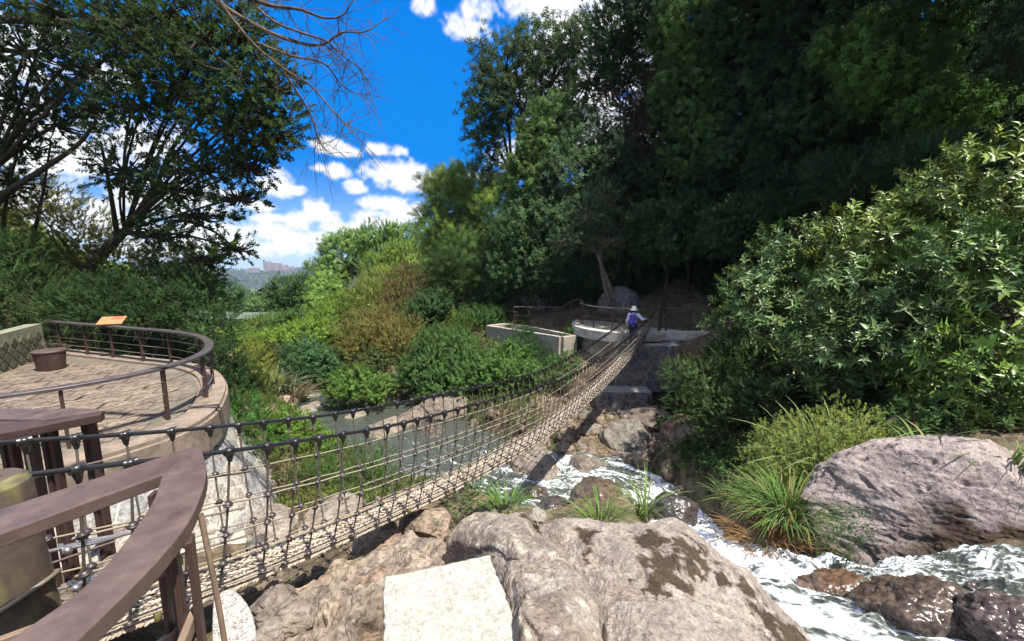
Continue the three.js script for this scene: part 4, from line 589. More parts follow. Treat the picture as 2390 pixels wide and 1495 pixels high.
  // small stones strewn on the slope and in the pool
  const list = []; const r = mulberry(55);
  const protos = [0, 1, 2, 3].map((k) => { let g = boulderGeo(new THREE.Vector3(1, .7, .9), 4, 900 + k, 6, .2); paint(g, rockTint([.75, .68, .6], { lichen: 0, rust: .3 })); return boxUV(g, .2); });
  const counts = protos.map(() => []);
  const put = (x, d, s) => counts[Math.floor(r() * 4)].push([x, d, s]);
  for (let i = 0; i < 900; i++) { const x = -4.5 + 5.5 * r(), d = 2.2 + 5 * r(); if (x > -.2 && d < 4.6) continue; put(x, d, .015 + .07 * Math.pow(r(), 3)); }
  for (let i = 0; i < 520; i++) { const w = waterSamples[60 + Math.floor(r() * 160)], s = r() < .5 ? -1 : 1, o = w[3] * (.7 + .8 * r()) * s, x = w[0] + o * .75, d = w[1] + o * .65; put(x, d, .05 + .28 * Math.pow(r(), 3)); }
  for (let i = 0; i < 420; i++) { put(1.5 + 4.5 * r(), 11.5 + 6 * r(), .04 + .22 * Math.pow(r(), 4)); }
  protos.forEach((g, k) => { const im = new THREE.InstancedMesh(g, M.rock, counts[k].length), m4 = new THREE.Matrix4(), q = new THREE.Quaternion(), c = new THREE.Color(); counts[k].forEach(([x, d, s], i) => { q.setFromEuler(new THREE.Euler(r() * .6, r() * 6, r() * .6)); im.setMatrixAt(i, m4.compose(V(x, d, groundY(x, d) + s * .15), q, new THREE.Vector3(s, s, s))); const v = .2 + .14 * r(); im.setColorAt(i, c.setRGB(v * 1.1, v * .95, v * .82)); }); im.name = numbered('gravel'); im.castShadow = im.receiveShadow = true; scene.add(tag(im, 'loose stones and gravel strewn on the slope and stream banks', 'gravel', 'loose stones', 'stuff')); });
}
// ---------- stream ----------
{
  // two reaches of one stream: the tumbling near reach with its foam, and the calm reach beyond the bridge
  const L = waterCurve.getLength(), reach = (name, label, s0, s1, N, C, tw, th) => {
    const pos = [], idx = [], uv = [], F = [], param = [];
    for (let i = 0; i <= N; i++) {
      const t = lerp(s0, s1, i / N) / L, p = waterCurve.getPointAt(clamp(t, 0, 1)), a = waterCurve.getPointAt(clamp(t - .004, 0, 1)), b = waterCurve.getPointAt(clamp(t + .004, 0, 1)), d = b.clone().sub(a), slope = -d.y / Math.hypot(d.x, d.z); d.setY(0).normalize();
      const n = new THREE.Vector3(-d.z, 0, d.x), w = streamAt(p.x, -p.z).w, s = t * L; param.push([w[3], w[4], clamp(slope * 1.6)]);
      for (let j = 0; j <= C; j++) { const v = j / C * 2 - 1, q = p.clone().addScaledVector(n, v * w[3] * 1.35), f = w[4]; q.y += f * (.13 * fbm(s * 1.3, v * w[3] * 3.2, 1.5, 4) + .05 * fbm(s * 4.5, v * w[3] * 9, 5, 3)) + .03 * fbm(q.x * 1.8, 2, q.z * 1.8, 4) + .045 * f * (1 - v * v); pos.push(q.x, q.y, q.z); uv.push(j / C, i / N); }
    }
    for (let i = 0; i < N; i++) for (let j = 0; j < C; j++) { const a = i * (C + 1) + j; idx.push(a, a + 1, a + C + 1, a + 1, a + C + 2, a + C + 1); }
    const g = new THREE.BufferGeometry(); g.setAttribute('position', new THREE.Float32BufferAttribute(pos, 3)); g.setAttribute('uv', new THREE.Float32BufferAttribute(uv, 2)); g.setIndex(idx); g.computeVertexNormals();
    const field = new Float32Array(tw * th); // foam, drawn out along the flow
    for (let y = 0; y < th; y++) { const k = y / th * N, a = Math.min(N - 1, Math.floor(k)), P = [0, 1, 2].map((c) => lerp(param[a][c], param[a + 1][c], k - a)), s = lerp(s0, s1, y / th); for (let x = 0; x < tw; x++) { const v = (x / tw * 2 - 1) * P[0] * 1.35, wob = .12 * n3(s * 1.3, v * 2, 7), streak = fbm(s * .9, (v + wob) * 5, 2.5, 4, .6), lace = ridge(s * 3.1, (v + wob) * 8, 9, 3), fine = fbm(s * 14, v * 26, 4, 3, .65); field[y * tw + x] = P[1] * 1.2 + .6 * streak + .55 * (lace - .62) + .3 * fine + .15 * P[2] - .7; } }
    const mk = (fn, srgb) => { const t = tex(tw, (u, v, x, y) => fn(field[y * tw + x]), srgb, 1, th); t.wrapS = t.wrapT = THREE.ClampToEdgeWrapping; return t; };
    const dark = [.27, .29, .26], map = mk((f) => mix3(dark, [.93, .95, .97], sstep(-.05, .42, f)), true), rough = mk((f) => gray(.09 + .6 * sstep(0, .4, f)), false), bump = mk((f) => gray(clamp(.35 + .5 * f)), false);
    tag(mesh(name, g, phys({ map, roughnessMap: rough, roughness: 1, bumpMap: bump, bumpScale: .07, ior: 1.33 })), label, undefined, undefined, 'structure');
  };
  let cut = 0; for (let i = 0; i <= 400; i++) { const p = waterCurve.getPointAt(i / 400); if (-p.z < 12.6) cut = i / 400 * L; }
  reach('rapids_water', 'white foaming rapids tumbling between the boulders', 0, cut, 420, 60, 384, 2048);
  reach('stream_water', 'dark calm stream water running away under the rope bridge', cut - .01, L, 260, 40, 256, 1536);
}
// ---------- foliage kit ----------
function leafGeo(L, w, fold, droop, base = 0) { // one leaf along +z with a folded blade
  const p = [0, 0, base, -w, fold, base + L * .42, w, fold, base + L * .42, 0, -droop, base + L, 0, -droop * .18, base + L * .45], g = new THREE.BufferGeometry();
  g.setAttribute('position', new THREE.Float32BufferAttribute(p, 3)); g.setIndex([0, 4, 1, 0, 2, 4, 1, 4, 3, 4, 2, 3]); g.computeVertexNormals(); return g;
}
function sprig(o) { // a twig along +y with leaves; size about 1
  const { n = 14, L = .36, w = .09, fold = .025, droop = .1, open = 1.0, twig = .8, seed = 1, flat = 0, tw = .012 } = o, r = mulberry(seed), list = [], m = new THREE.Matrix4(), q = new THREE.Quaternion(), e = new THREE.Euler();
  if (tw) list.push(new THREE.CylinderGeometry(tw * .4, tw, twig, 3, 1, true).translate(0, twig / 2, 0).toNonIndexed());
  for (let i = 0; i < n; i++) {
    const t = (i + .6) / n, s = (.75 + .5 * r()) * (1 - .25 * t), az = flat ? (i % 2 ? 0 : Math.PI) + (r() - .5) * .5 : i * 2.4 + (r() - .5) * .8, tilt = open * (1 - .45 * t) + (r() - .5) * .35;
    const g = leafGeo(L * s, w * s * (.85 + .3 * r()), fold, droop * s); // leaf z axis -> tilt away from +y
    g.rotateX(-(Math.PI / 2 - tilt)); g.rotateY(az); g.rotateZ((r() - .5) * .3); g.translate((r() - .5) * .05, twig * (.12 + .88 * t), (r() - .5) * .05); list.push(g.toNonIndexed());
  }
  for (const g of list) { g.deleteAttribute('uv'); } const G = mergeGeometries(list, false); return G;
}
const leafMat = (rough = .95, tr = .38) => phys({ color: 0xffffff, roughness: rough, transmission: tr, thickness: 0, specularIntensity: .25, side: THREE.DoubleSide });
const LM = { soft: leafMat(.95, .44), glossy: phys({ color: 0xffffff, roughness: .36, specularIntensity: .75, side: THREE.DoubleSide }), semi: phys({ color: 0xffffff, roughness: .48, specularIntensity: .5, side: THREE.DoubleSide }), blade: leafMat(.9, .3) };
const S = {
  broad: [1, 2, 3].map((s) => sprig({ seed: s, n: 15, L: .32, w: .1, droop: .1 })),
  small: [4, 5, 6].map((s) => sprig({ seed: s, n: 26, L: .2, w: .05, droop: .04, open: 1.15 })),
  bamboo: [7, 8, 9].map((s) => sprig({ seed: s, n: 22, L: .42, w: .03, droop: .2, open: 1.3, twig: .9 })),
  laurel: [10, 11, 12].map((s) => sprig({ seed: s, n: 11, L: .42, w: .085, droop: .14, open: 1.15, twig: .6, fold: .03 })),
  droop: [13, 14, 15].map((s) => sprig({ seed: s, n: 12, L: .44, w: .09, droop: .26, open: 1.5, twig: .55 })),
  fern: [16, 17].map((s) => sprig({ seed: s, n: 30, L: .24, w: .035, droop: .05, flat: 1, open: 1.25, twig: 1 })),
  pinnate: [18, 19, 20].map((s) => sprig({ seed: s, n: 34, L: .17, w: .036, droop: .05, open: 1.25, twig: .95 })),
  tip: [21, 22].map((s) => sprig({ seed: s, n: 7, L: .3, w: .07, droop: .1, open: .9, twig: .5 })),
};
const _q = new THREE.Quaternion(), _q2 = new THREE.Quaternion(), _m = new THREE.Matrix4(), _y = new THREE.Vector3(0, 1, 0), _s = new THREE.Vector3(), _c = new THREE.Color();
function tint(col, v, r) { const k = 1 + v * (r() - .5) * 2, h = v * (r() - .5) * .5; return _c.setRGB(Math.max(.004, col[0] * k * (1 + h)), Math.max(.004, col[1] * k), Math.max(.003, col[2] * k * (1 - h))); }
let leafCopies = 0;
function scatter(parent, name, geos, mat, items, col, vary, r) { // items: [position, direction, size]
  geos.forEach((g, k) => {
    const mine = items.filter((_, i) => i % geos.length === k); if (!mine.length) return; leafCopies += mine.length;
    const im = new THREE.InstancedMesh(g, mat, mine.length); im.name = name; im.castShadow = im.receiveShadow = true; stuff(im);
    mine.forEach(([p, d, s, c], i) => { _q.setFromUnitVectors(_y, d); _q2.setFromAxisAngle(_y, r() * 6.283); im.setMatrixAt(i, _m.compose(_s.copy(p).sub(parent.position).clone(), _q.multiply(_q2), new THREE.Vector3(s, s, s))); im.setColorAt(i, tint(c || col, vary, r)); });
    parent.add(im);
  });
}
// lobes are [px, py, depth, half width px, half height px, depth share]; the crown is many leafy clumps set round each lobe
function lobeM(l) { let [px, py, d, rx, ry, k = 1] = l; if (!d) { for (d = 3; d < 60; d += .1) { const p = at(px, py + ry * .7, d); if (p.y < groundY(p.x, d)) break; } } return { c: at(px, py, d), r: new THREE.Vector3(rx * d / F0, ry * d / F0, (rx + ry) / 2 * d / F0 * k) }; }
function crownItems(lobes, o, r) {
  const { clumpR = .34, up = .35, hang = 0, sizeVar = .35, solid = .55 } = o, size = (o.size ?? .5) * (o.fine ?? .72), cover = (o.cover ?? 2.2) * (o.thick ?? 2.1), items = [], clumps = [];
  for (const { c, r: R } of lobes) {
    const avg = (R.x + R.y + R.z) / 3, cr = Math.max(clumpR * avg, size * .75), k = Math.max(7, Math.round(10 * Math.pow(avg / cr, 2) * .62)), n = Math.ceil(cover * 6.3 * (R.x * R.y + R.x * R.z + R.y * R.z) / 3 / (size * size * .62));
    const own = [];
    for (let i = 0; i < k; i++) { const y = 1 - 2 * (i + .5) / k, a = i * 2.39996 + r() * .9, h = Math.sqrt(1 - y * y), u = new THREE.Vector3(h * Math.cos(a), y, h * Math.sin(a)), t = .62 + .36 * r(); own.push({ p: c.clone().add(u.clone().multiply(R).multiplyScalar(t)), u, r: cr * (.65 + .7 * r()) }); }
    clumps.push(...own);
    for (let i = 0; i < n; i++) {
      const q = own[Math.floor(r() * k)], v = new THREE.Vector3(r() - .5, r() - .5, r() - .5).normalize(), t = Math.pow(r(), .45), p = q.p.clone().addScaledVector(v, q.r * t); if (v.y < 0 && r() < solid) p.y += q.r * .5 * r();
      const dir = v.multiplyScalar(.75 * t).addScaledVector(q.u, .55).add(new THREE.Vector3((r() - .5) * .5, up - hang + (r() - .5) * .4, (r() - .5) * .5)).normalize();
      items.push([p, dir, size * (1 - sizeVar + 2 * sizeVar * r())]);
    }
  }
  return { items, clumps };
}
function limb(parent, pts, r0, r1, mat, name = 'limb') { return part(name, boxUV(tube(pts, r0, r1, Math.max(6, pts.length * 4), r0 > .06 ? 9 : 6), 1), mat, parent); }
const BARK = { dark: std({ color: rgb(.075, .06, .048), map: barkMap, bumpMap: graniteBump, bumpScale: .02, roughness: .95 }), brown: std({ color: rgb(.14, .105, .08), map: barkMap, bumpMap: graniteBump, bumpScale: .02, roughness: .95 }), pale: std({ color: rgb(.24, .2, .16), map: barkMap, bumpMap: graniteBump, bumpScale: .02, roughness: .95 }), culm: std({ color: rgb(.2, .22, .09), map: barkMap, roughness: .6 }) };
let plantSeed = 100;
// one tree or shrub: trunk from the ground, limbs to the lobes, leafy crown
function plant(name, label, category, px, o) {
  const r = mulberry(plantSeed++), lobes = px.map(lobeM), low = lobes.reduce((a, b) => (b.c.y - b.r.y < a.c.y - a.r.y ? b : a)), mean = lobes.reduce((s, l) => s.addScaledVector(l.c, 1 / lobes.length), new THREE.Vector3());
  const bx = o.base ? o.base[0] : lerp(mean.x, low.c.x, .5), bd = o.base ? o.base[1] : -lerp(mean.z, low.c.z, .5), base = ground(bx, bd); base.y -= .1;
  const T = thing(name, label, category, base, o.group), bark = BARK[o.bark || 'dark'], tr = o.trunk ?? .05;
  if (tr > 0) {
    const fork = o.fork ? at(...o.fork) : base.clone().lerp(mean, .45); fork.y = Math.max(fork.y, base.y + .3);
    const bend = base.clone().lerp(fork, .5).add(new THREE.Vector3((r() - .5) * .3, 0, (r() - .5) * .3)); limb(T, [base, bend, fork], tr, tr * .7, bark, 'trunk');
    for (const l of lobes) { const e = l.c.clone(), m = fork.clone().lerp(e, .5).add(new THREE.Vector3((r() - .5) * .5, .15, (r() - .5) * .5)); limb(T, [fork, m, e], tr * (o.limbK ?? .6), tr * .12, bark); }
  }
  const { items, clumps } = crownItems(lobes, o, r);
  if (tr > 0 && o.twigs) { const list = clumps.filter(() => r() < o.twigs).map((c) => { const l = lobes.reduce((a, b) => (b.c.distanceTo(c.p) < a.c.distanceTo(c.p) ? b : a)); return tube([l.c, l.c.clone().lerp(c.p, .6).add(new THREE.Vector3(0, -.1, 0)), c.p], tr * .18, tr * .05, 6, 4); }); if (list.length) stuff(part('twigs', merge(list), bark, T)); }
  scatter(T, 'foliage', S[o.leaf || 'broad'], o.mat || LM.soft, items, o.col || [.05, .1, .025], o.vary ?? .4, r);
  return T;
}
// a tussock of curved blades
const bladeGeos = [0, 1, 2].map((k) => { const n = 6, pos = [], idx = [], bend = [.35, .75, 1.2][k]; for (let i = 0; i <= n; i++) { const t = i / n, a = bend * t * t * 1.35, w = .017 * Math.pow(1 - t, .7) + .001, y = t * (1 - .3 * bend * t * t * .6), z = Math.sin(a) * t * .62; pos.push(-w, y, z, w, y, z); } for (let i = 0; i < n; i++) { const a = i * 2; idx.push(a, a + 1, a + 2, a + 1, a + 3, a + 2); } const g = new THREE.BufferGeometry(); g.setAttribute('position', new THREE.Float32BufferAttribute(pos, 3)); g.setIndex(idx); g.computeVertexNormals(); return g; });
function tussock(name, label, c, rad, n, len, col, o = {}) {
  const r = mulberry(plantSeed++), T = thing(name, label, o.category || 'grass', c, o.group), items = [], dry = o.dry || [.24, .19, .08];
  for (let i = 0; i < n; i++) { const a = r() * 6.283, q = Math.sqrt(r()), p = c.clone().add(new THREE.Vector3(Math.cos(a) * q * rad, -.02, Math.sin(a) * q * rad * (o.squash || 1))); if (o.onGround) p.y = groundY(p.x, -p.z) - .02; const lean = (o.lean ?? .55) * q + .12 * r(), d = new THREE.Vector3(Math.cos(a) * lean + (o.tilt?.[0] || 0), 1, Math.sin(a) * lean + (o.tilt?.[1] || 0)).normalize(); items.push([p, d, len * (.35 + .9 * Math.pow(r(), 1.3)), r() < (o.dryShare || .06) ? dry : undefined]); }
  // blades bend outward: align their z axis with the lean by hand
  bladeGeos.forEach((g, k) => { const mine = items.filter((_, i) => i % 3 === k), im = new THREE.InstancedMesh(g, LM.blade, mine.length); leafCopies += mine.length; im.name = 'blades'; im.castShadow = im.receiveShadow = true; stuff(im); mine.forEach(([p, d, s, cc], i) => { const f = Math.atan2(d.x, d.z) + (r() - .5) * .9; _q.setFromUnitVectors(_y, d); _q2.setFromAxisAngle(_y, f); im.setMatrixAt(i, _m.compose(p.clone().sub(c), _q.multiply(_q2), new THREE.Vector3(s * (o.wide || 1), s, s))); im.setColorAt(i, tint(cc || col, .35, r)); }); T.add(im); });
  return T;
}
// low growth that nobody could count, spread over the ground
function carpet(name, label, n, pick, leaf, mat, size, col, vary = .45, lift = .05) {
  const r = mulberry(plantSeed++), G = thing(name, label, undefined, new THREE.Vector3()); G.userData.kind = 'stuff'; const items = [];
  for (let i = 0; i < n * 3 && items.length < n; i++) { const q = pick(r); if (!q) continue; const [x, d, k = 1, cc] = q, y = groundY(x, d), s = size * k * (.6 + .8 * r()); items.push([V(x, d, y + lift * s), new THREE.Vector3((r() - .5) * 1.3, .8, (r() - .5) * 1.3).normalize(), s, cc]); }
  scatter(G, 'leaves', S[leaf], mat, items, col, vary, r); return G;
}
// ---------- plants ----------
const OLV = [.17, .17, .04];
// big tree leaning over the platform
{
  const T = plant('broadleaf_tree', 'large dark tree leaning over the round platform against the clouds', 'tree', [
    [480, 80, 14.2, 110, 90], [560, 170, 13.4, 90, 100], [620, 270, 13.4, 80, 70], [640, 320, 13.7, 60, 40], [540, 300, 14.2, 100, 70], [430, 200, 14.9, 110, 80], [340, 110, 14.9, 110, 70], [330, 250, 15.6, 110, 60], [580, 390, 14.2, 60, 40], [470, 390, 14.9, 90, 50], [560, 460, 14.2, 55, 26], [400, 440, 15.6, 70, 45], [460, 500, 14.9, 80, 32], [540, 575, 14.2, 55, 20], [370, 545, 16.3, 70, 28], [470, 600, 14.9, 60, 24], [290, 400, 16.3, 70, 60], [640, 200, 13.4, 50, 60], [560, 60, 13.7, 70, 60],
  ], { base: [-19.6, 18.6], limbK: .22, trunk: .26, fork: [290, 540, 19.2], leaf: 'broad', size: .46, cover: 1.0, clumpR: .45, col: [0.0465, 0.0853, 0.0217], vary: .5, twigs: .9, up: .1, solid: .3 });
  const P = (a) => a.map(([x, y, d]) => at(x, y, d));
  limb(T, P([[275, 555, 19.2], [262, 470, 18.1], [250, 400, 17.2], [235, 330, 16.3]]), .11, .04, BARK.dark); limb(T, P([[290, 540, 19.2], [360, 548, 17.8], [420, 515, 16.3], [500, 540, 15.5], [570, 600, 14.6]]), .12, .02, BARK.dark); limb(T, P([[285, 545, 19.2], [340, 470, 17.8], [375, 410, 16.3], [400, 350, 15.5], [480, 250, 14.6]]), .13, .04, BARK.dark); limb(T, P([[400, 620, 17.8], [470, 610, 16.9], [560, 655, 16.1]]), .05, .01, BARK.dark);
}
{
  const T = plant('spreading_tree', 'dark spreading tree whose thick limb crosses above the retaining wall', 'tree', [[60, 120, 16.3, 110, 70], [200, 160, 16.3, 90, 60], [40, 230, 17.1, 90, 60], [130, 290, 17.8, 90, 40], [50, 340, 17.8, 70, 40], [250, 60, 15.6, 120, 60], [120, 20, 15.6, 150, 45], [380, 30, 14.9, 110, 50], [210, 250, 17.1, 60, 40], [20, 420, 18.5, 70, 40]], { base: [-22, 17], limbK: .22, trunk: .3, fork: [-20, 400, 17.5], leaf: 'broad', size: .46, cover: .95, clumpR: .45, col: [0.0403, 0.0744, 0.0217], vary: .5, twigs: .8, up: .1, solid: .3 });
  const P = (a) => a.map(([x, y, d]) => at(x, y, d));
  limb(T, P([[-60, 560, 18.4], [0, 465, 17.8], [100, 395, 17.2], [190, 330, 16.6], [225, 280, 16.3]]), .17, .05, BARK.dark); limb(T, P([[-120, 70, 16.1], [0, 45, 15.6], [120, 52, 15.3], [300, 50, 14.9], [450, 60, 14.6]]), .16, .05, BARK.dark); limb(T, P([[60, 620, 19.2], [95, 480, 18.4], [120, 330, 17.8]]), .09, .03, BARK.dark); limb(T, P([[20, 640, 19.5], [10, 520, 18.7], [30, 400, 18.1], [60, 300, 17.8]]), .1, .03, BARK.dark);
}
// bare twigs that hang in from above
{
  const base = ground(-7.5, 2.2), T = thing('bare_tree', 'leafless tree whose thin bare branches hang across the blue sky', 'tree', base), r = mulberry(5), P = (a) => a.map(([x, y, d]) => at(x, y, d)), tw = [];
  limb(T, [base, V(-7.4, 2.6, 4), V(-6.8, 3.4, 8), V(-5.2, 5, 11)], .22, .12, BARK.brown, 'trunk');
  const mains = [[[380, -160, 6], [480, -20, 6.4], [600, 60, 6.6], [680, 95, 6.8], [750, 105, 7], [800, 75, 7], [850, 75, 7], [905, 40, 7.1]], [[470, -60, 6.4], [580, -8, 6.6], [630, 12, 6.7], [700, 22, 6.8], [760, 42, 7], [800, 35, 7], [830, -10, 7]], [[560, -20, 6.6], [640, 50, 6.7], [700, 75, 6.8], [760, 95, 7], [800, 130, 7], [840, 160, 7.1], [870, 210, 7.2]], [[540, 40, 6.5], [600, 110, 6.6], [670, 165, 6.8], [720, 195, 6.9], [770, 250, 7], [810, 290, 7.1], [880, 320, 7.2]], [[660, 165, 6.7], [700, 225, 6.9], [730, 280, 7], [745, 330, 7.1], [770, 360, 7.1]], [[600, 100, 6.6], [680, 130, 6.8], [760, 150, 7], [800, 200, 7.1], [860, 230, 7.2]]];
  mains.forEach((m, k) => limb(T, P(k < 3 ? m : m), k < 2 ? .045 : .022, .006, BARK.brown));
  limb(T, [V(-5.2, 5, 11), at(380, -160, 6), at(470, -60, 6.4)], .1, .05, BARK.brown); limb(T, [at(470, -60, 6.4), at(540, 40, 6.5)], .035, .025, BARK.brown); limb(T, [at(470, -60, 6.4), at(560, -20, 6.6)], .03, .025, BARK.brown);
  for (const m of mains) { const c = new THREE.CatmullRomCurve3(P(m)); for (let k = 0; k < 26; k++) { const t = .3 + .7 * r(), a = c.getPointAt(t), d = c.getTangentAt(t), l = .25 + .75 * r(), s = new THREE.Vector3(r() - .5, (r() - .55) * 1.3, (r() - .5) * .5).normalize().addScaledVector(d, .7).normalize(), b = a.clone().addScaledVector(s, l * .5).add(new THREE.Vector3(0, (r() - .5) * .1, 0)), e = b.clone().addScaledVector(s, l * .5).add(new THREE.Vector3((r() - .5) * .2, (r() - .6) * .25, 0)); tw.push(tube([a, b, e], .0055, .002, 5, 4)); for (let j = 0; j < 2; j++) tw.push(tube([b, b.clone().lerp(e, .6).add(new THREE.Vector3((r() - .5) * .2, (r() - .5) * .25, (r() - .5) * .2))], .003, .0015, 2, 3)); } }
  stuff(part('twigs', merge(tw), BARK.brown, T));
}
// left bank
plant('dark_shrub', 'dense fern-leaved shrub behind the retaining wall', 'shrub', [[60, 690, 15.5, 110, 60], [180, 720, 15, 90, 50], [30, 610, 16.5, 90, 60]], { leaf: 'fern', size: .5, cover: 1.7, col: [.07, .13, .035], trunk: .06 });
plant('olive_tree', 'olive-brown tree behind the leaning dark trunk', 'tree', [[120, 540, 20, 150, 70], [60, 470, 20, 110, 60], [280, 620, 19, 110, 50], [210, 580, 20, 100, 50]], { leaf: 'small', size: .55, cover: 1.3, col: OLV, trunk: .15 });
plant('dark_shrub', 'dark green hedge-like shrub right behind the platform handrail', 'shrub', [[300, 690, 15.3, 100, 55], [400, 700, 14.8, 90, 60], [240, 730, 14.6, 90, 30], [340, 745, 14.2, 90, 25]], { leaf: 'small', size: .42, cover: 1.8, col: [.055, .11, .032], trunk: .06 });
plant('vine_thicket', 'vine-covered bank falling away beside the platform rim', 'shrub', [[470, 700, 14, 60, 60], [500, 770, 13, 55, 60], [530, 850, 12.2, 50, 60], [545, 920, 11.6, 45, 45], [430, 660, 15.5, 60, 40], [480, 640, 16.5, 40, 30]], { leaf: 'small', size: .34, cover: 1.9, col: [0.0697, 0.132, 0.0388], trunk: .04 });
plant('leafy_shrub', 'sunlit shrub on the left bank just above the distant hill', 'shrub', [[400, 610, 19, 70, 40], [455, 665, 18, 55, 35]], { leaf: 'broad', size: .45, cover: 1.6, col: [0.139, 0.171, 0.0465], trunk: .05 });
// the valley, from far to near
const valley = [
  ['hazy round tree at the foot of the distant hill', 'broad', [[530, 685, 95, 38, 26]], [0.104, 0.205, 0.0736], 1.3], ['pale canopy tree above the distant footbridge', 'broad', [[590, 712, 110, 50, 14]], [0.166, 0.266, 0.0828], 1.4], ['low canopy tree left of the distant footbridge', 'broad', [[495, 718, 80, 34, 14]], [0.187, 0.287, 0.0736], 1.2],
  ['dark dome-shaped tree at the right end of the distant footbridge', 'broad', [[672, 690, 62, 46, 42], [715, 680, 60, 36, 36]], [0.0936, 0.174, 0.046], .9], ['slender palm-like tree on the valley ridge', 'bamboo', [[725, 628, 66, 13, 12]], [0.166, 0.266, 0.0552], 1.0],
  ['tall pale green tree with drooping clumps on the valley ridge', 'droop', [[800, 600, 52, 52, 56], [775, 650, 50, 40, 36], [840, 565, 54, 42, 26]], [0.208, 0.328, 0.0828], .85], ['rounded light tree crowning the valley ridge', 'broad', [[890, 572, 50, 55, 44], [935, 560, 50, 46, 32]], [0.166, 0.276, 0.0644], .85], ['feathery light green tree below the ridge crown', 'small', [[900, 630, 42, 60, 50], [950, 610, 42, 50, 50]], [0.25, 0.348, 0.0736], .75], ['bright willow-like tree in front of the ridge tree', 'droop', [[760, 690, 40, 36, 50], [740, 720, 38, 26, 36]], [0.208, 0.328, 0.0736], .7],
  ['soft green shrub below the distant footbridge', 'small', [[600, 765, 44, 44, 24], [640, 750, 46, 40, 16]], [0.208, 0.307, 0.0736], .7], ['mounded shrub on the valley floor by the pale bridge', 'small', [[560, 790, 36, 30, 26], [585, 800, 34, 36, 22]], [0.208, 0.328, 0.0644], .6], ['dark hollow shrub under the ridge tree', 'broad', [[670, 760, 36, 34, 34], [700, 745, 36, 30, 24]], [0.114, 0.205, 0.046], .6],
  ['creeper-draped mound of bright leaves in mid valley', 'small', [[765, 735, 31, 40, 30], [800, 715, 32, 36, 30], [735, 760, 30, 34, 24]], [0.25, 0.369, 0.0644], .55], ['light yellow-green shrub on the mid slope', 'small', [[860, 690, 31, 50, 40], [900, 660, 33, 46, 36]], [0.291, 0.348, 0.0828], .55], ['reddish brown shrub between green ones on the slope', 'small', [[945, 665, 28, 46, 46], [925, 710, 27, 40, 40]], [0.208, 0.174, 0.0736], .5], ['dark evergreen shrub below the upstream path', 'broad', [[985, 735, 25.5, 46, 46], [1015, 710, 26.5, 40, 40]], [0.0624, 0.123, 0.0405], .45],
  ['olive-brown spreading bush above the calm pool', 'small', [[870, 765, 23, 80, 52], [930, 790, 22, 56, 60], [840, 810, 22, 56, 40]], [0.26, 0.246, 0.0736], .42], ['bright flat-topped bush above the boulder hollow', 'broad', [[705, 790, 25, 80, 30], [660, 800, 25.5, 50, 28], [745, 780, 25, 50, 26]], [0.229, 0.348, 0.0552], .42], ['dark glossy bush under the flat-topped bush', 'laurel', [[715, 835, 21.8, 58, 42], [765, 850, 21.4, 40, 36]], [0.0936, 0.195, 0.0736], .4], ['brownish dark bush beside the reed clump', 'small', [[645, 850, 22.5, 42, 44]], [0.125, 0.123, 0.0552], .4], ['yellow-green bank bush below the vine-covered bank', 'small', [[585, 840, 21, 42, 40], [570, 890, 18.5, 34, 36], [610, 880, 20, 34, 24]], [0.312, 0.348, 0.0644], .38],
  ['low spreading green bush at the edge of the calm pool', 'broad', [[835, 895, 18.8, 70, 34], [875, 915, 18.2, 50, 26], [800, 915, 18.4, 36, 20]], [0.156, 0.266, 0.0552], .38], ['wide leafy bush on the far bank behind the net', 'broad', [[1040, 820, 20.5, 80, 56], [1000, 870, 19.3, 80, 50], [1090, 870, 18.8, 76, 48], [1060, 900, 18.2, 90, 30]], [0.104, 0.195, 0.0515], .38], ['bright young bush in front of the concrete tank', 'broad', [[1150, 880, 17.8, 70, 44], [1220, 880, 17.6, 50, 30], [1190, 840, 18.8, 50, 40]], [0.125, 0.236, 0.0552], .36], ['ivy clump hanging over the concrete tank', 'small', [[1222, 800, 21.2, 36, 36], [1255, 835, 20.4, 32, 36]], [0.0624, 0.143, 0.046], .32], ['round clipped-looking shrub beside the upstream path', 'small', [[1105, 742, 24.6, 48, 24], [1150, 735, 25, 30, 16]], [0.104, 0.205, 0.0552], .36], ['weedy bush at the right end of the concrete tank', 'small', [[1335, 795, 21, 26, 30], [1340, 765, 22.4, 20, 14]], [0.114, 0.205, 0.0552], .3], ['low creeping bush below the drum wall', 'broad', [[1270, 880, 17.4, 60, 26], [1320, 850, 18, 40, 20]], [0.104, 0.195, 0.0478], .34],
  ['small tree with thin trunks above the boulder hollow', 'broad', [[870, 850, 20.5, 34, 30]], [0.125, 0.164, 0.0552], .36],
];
for (const [label, leaf, lobes, col, size] of valley) { const d = lobes[0][2], tree = d > 45; plant(tree ? 'valley_tree' : 'bank_shrub', label, tree ? 'tree' : 'shrub', lobes, { leaf, size, cover: tree ? 2.1 : 1.9, col, trunk: tree ? .2 : .05, vary: .36, up: .75, clumpR: .38, thick: 2.6 }); }
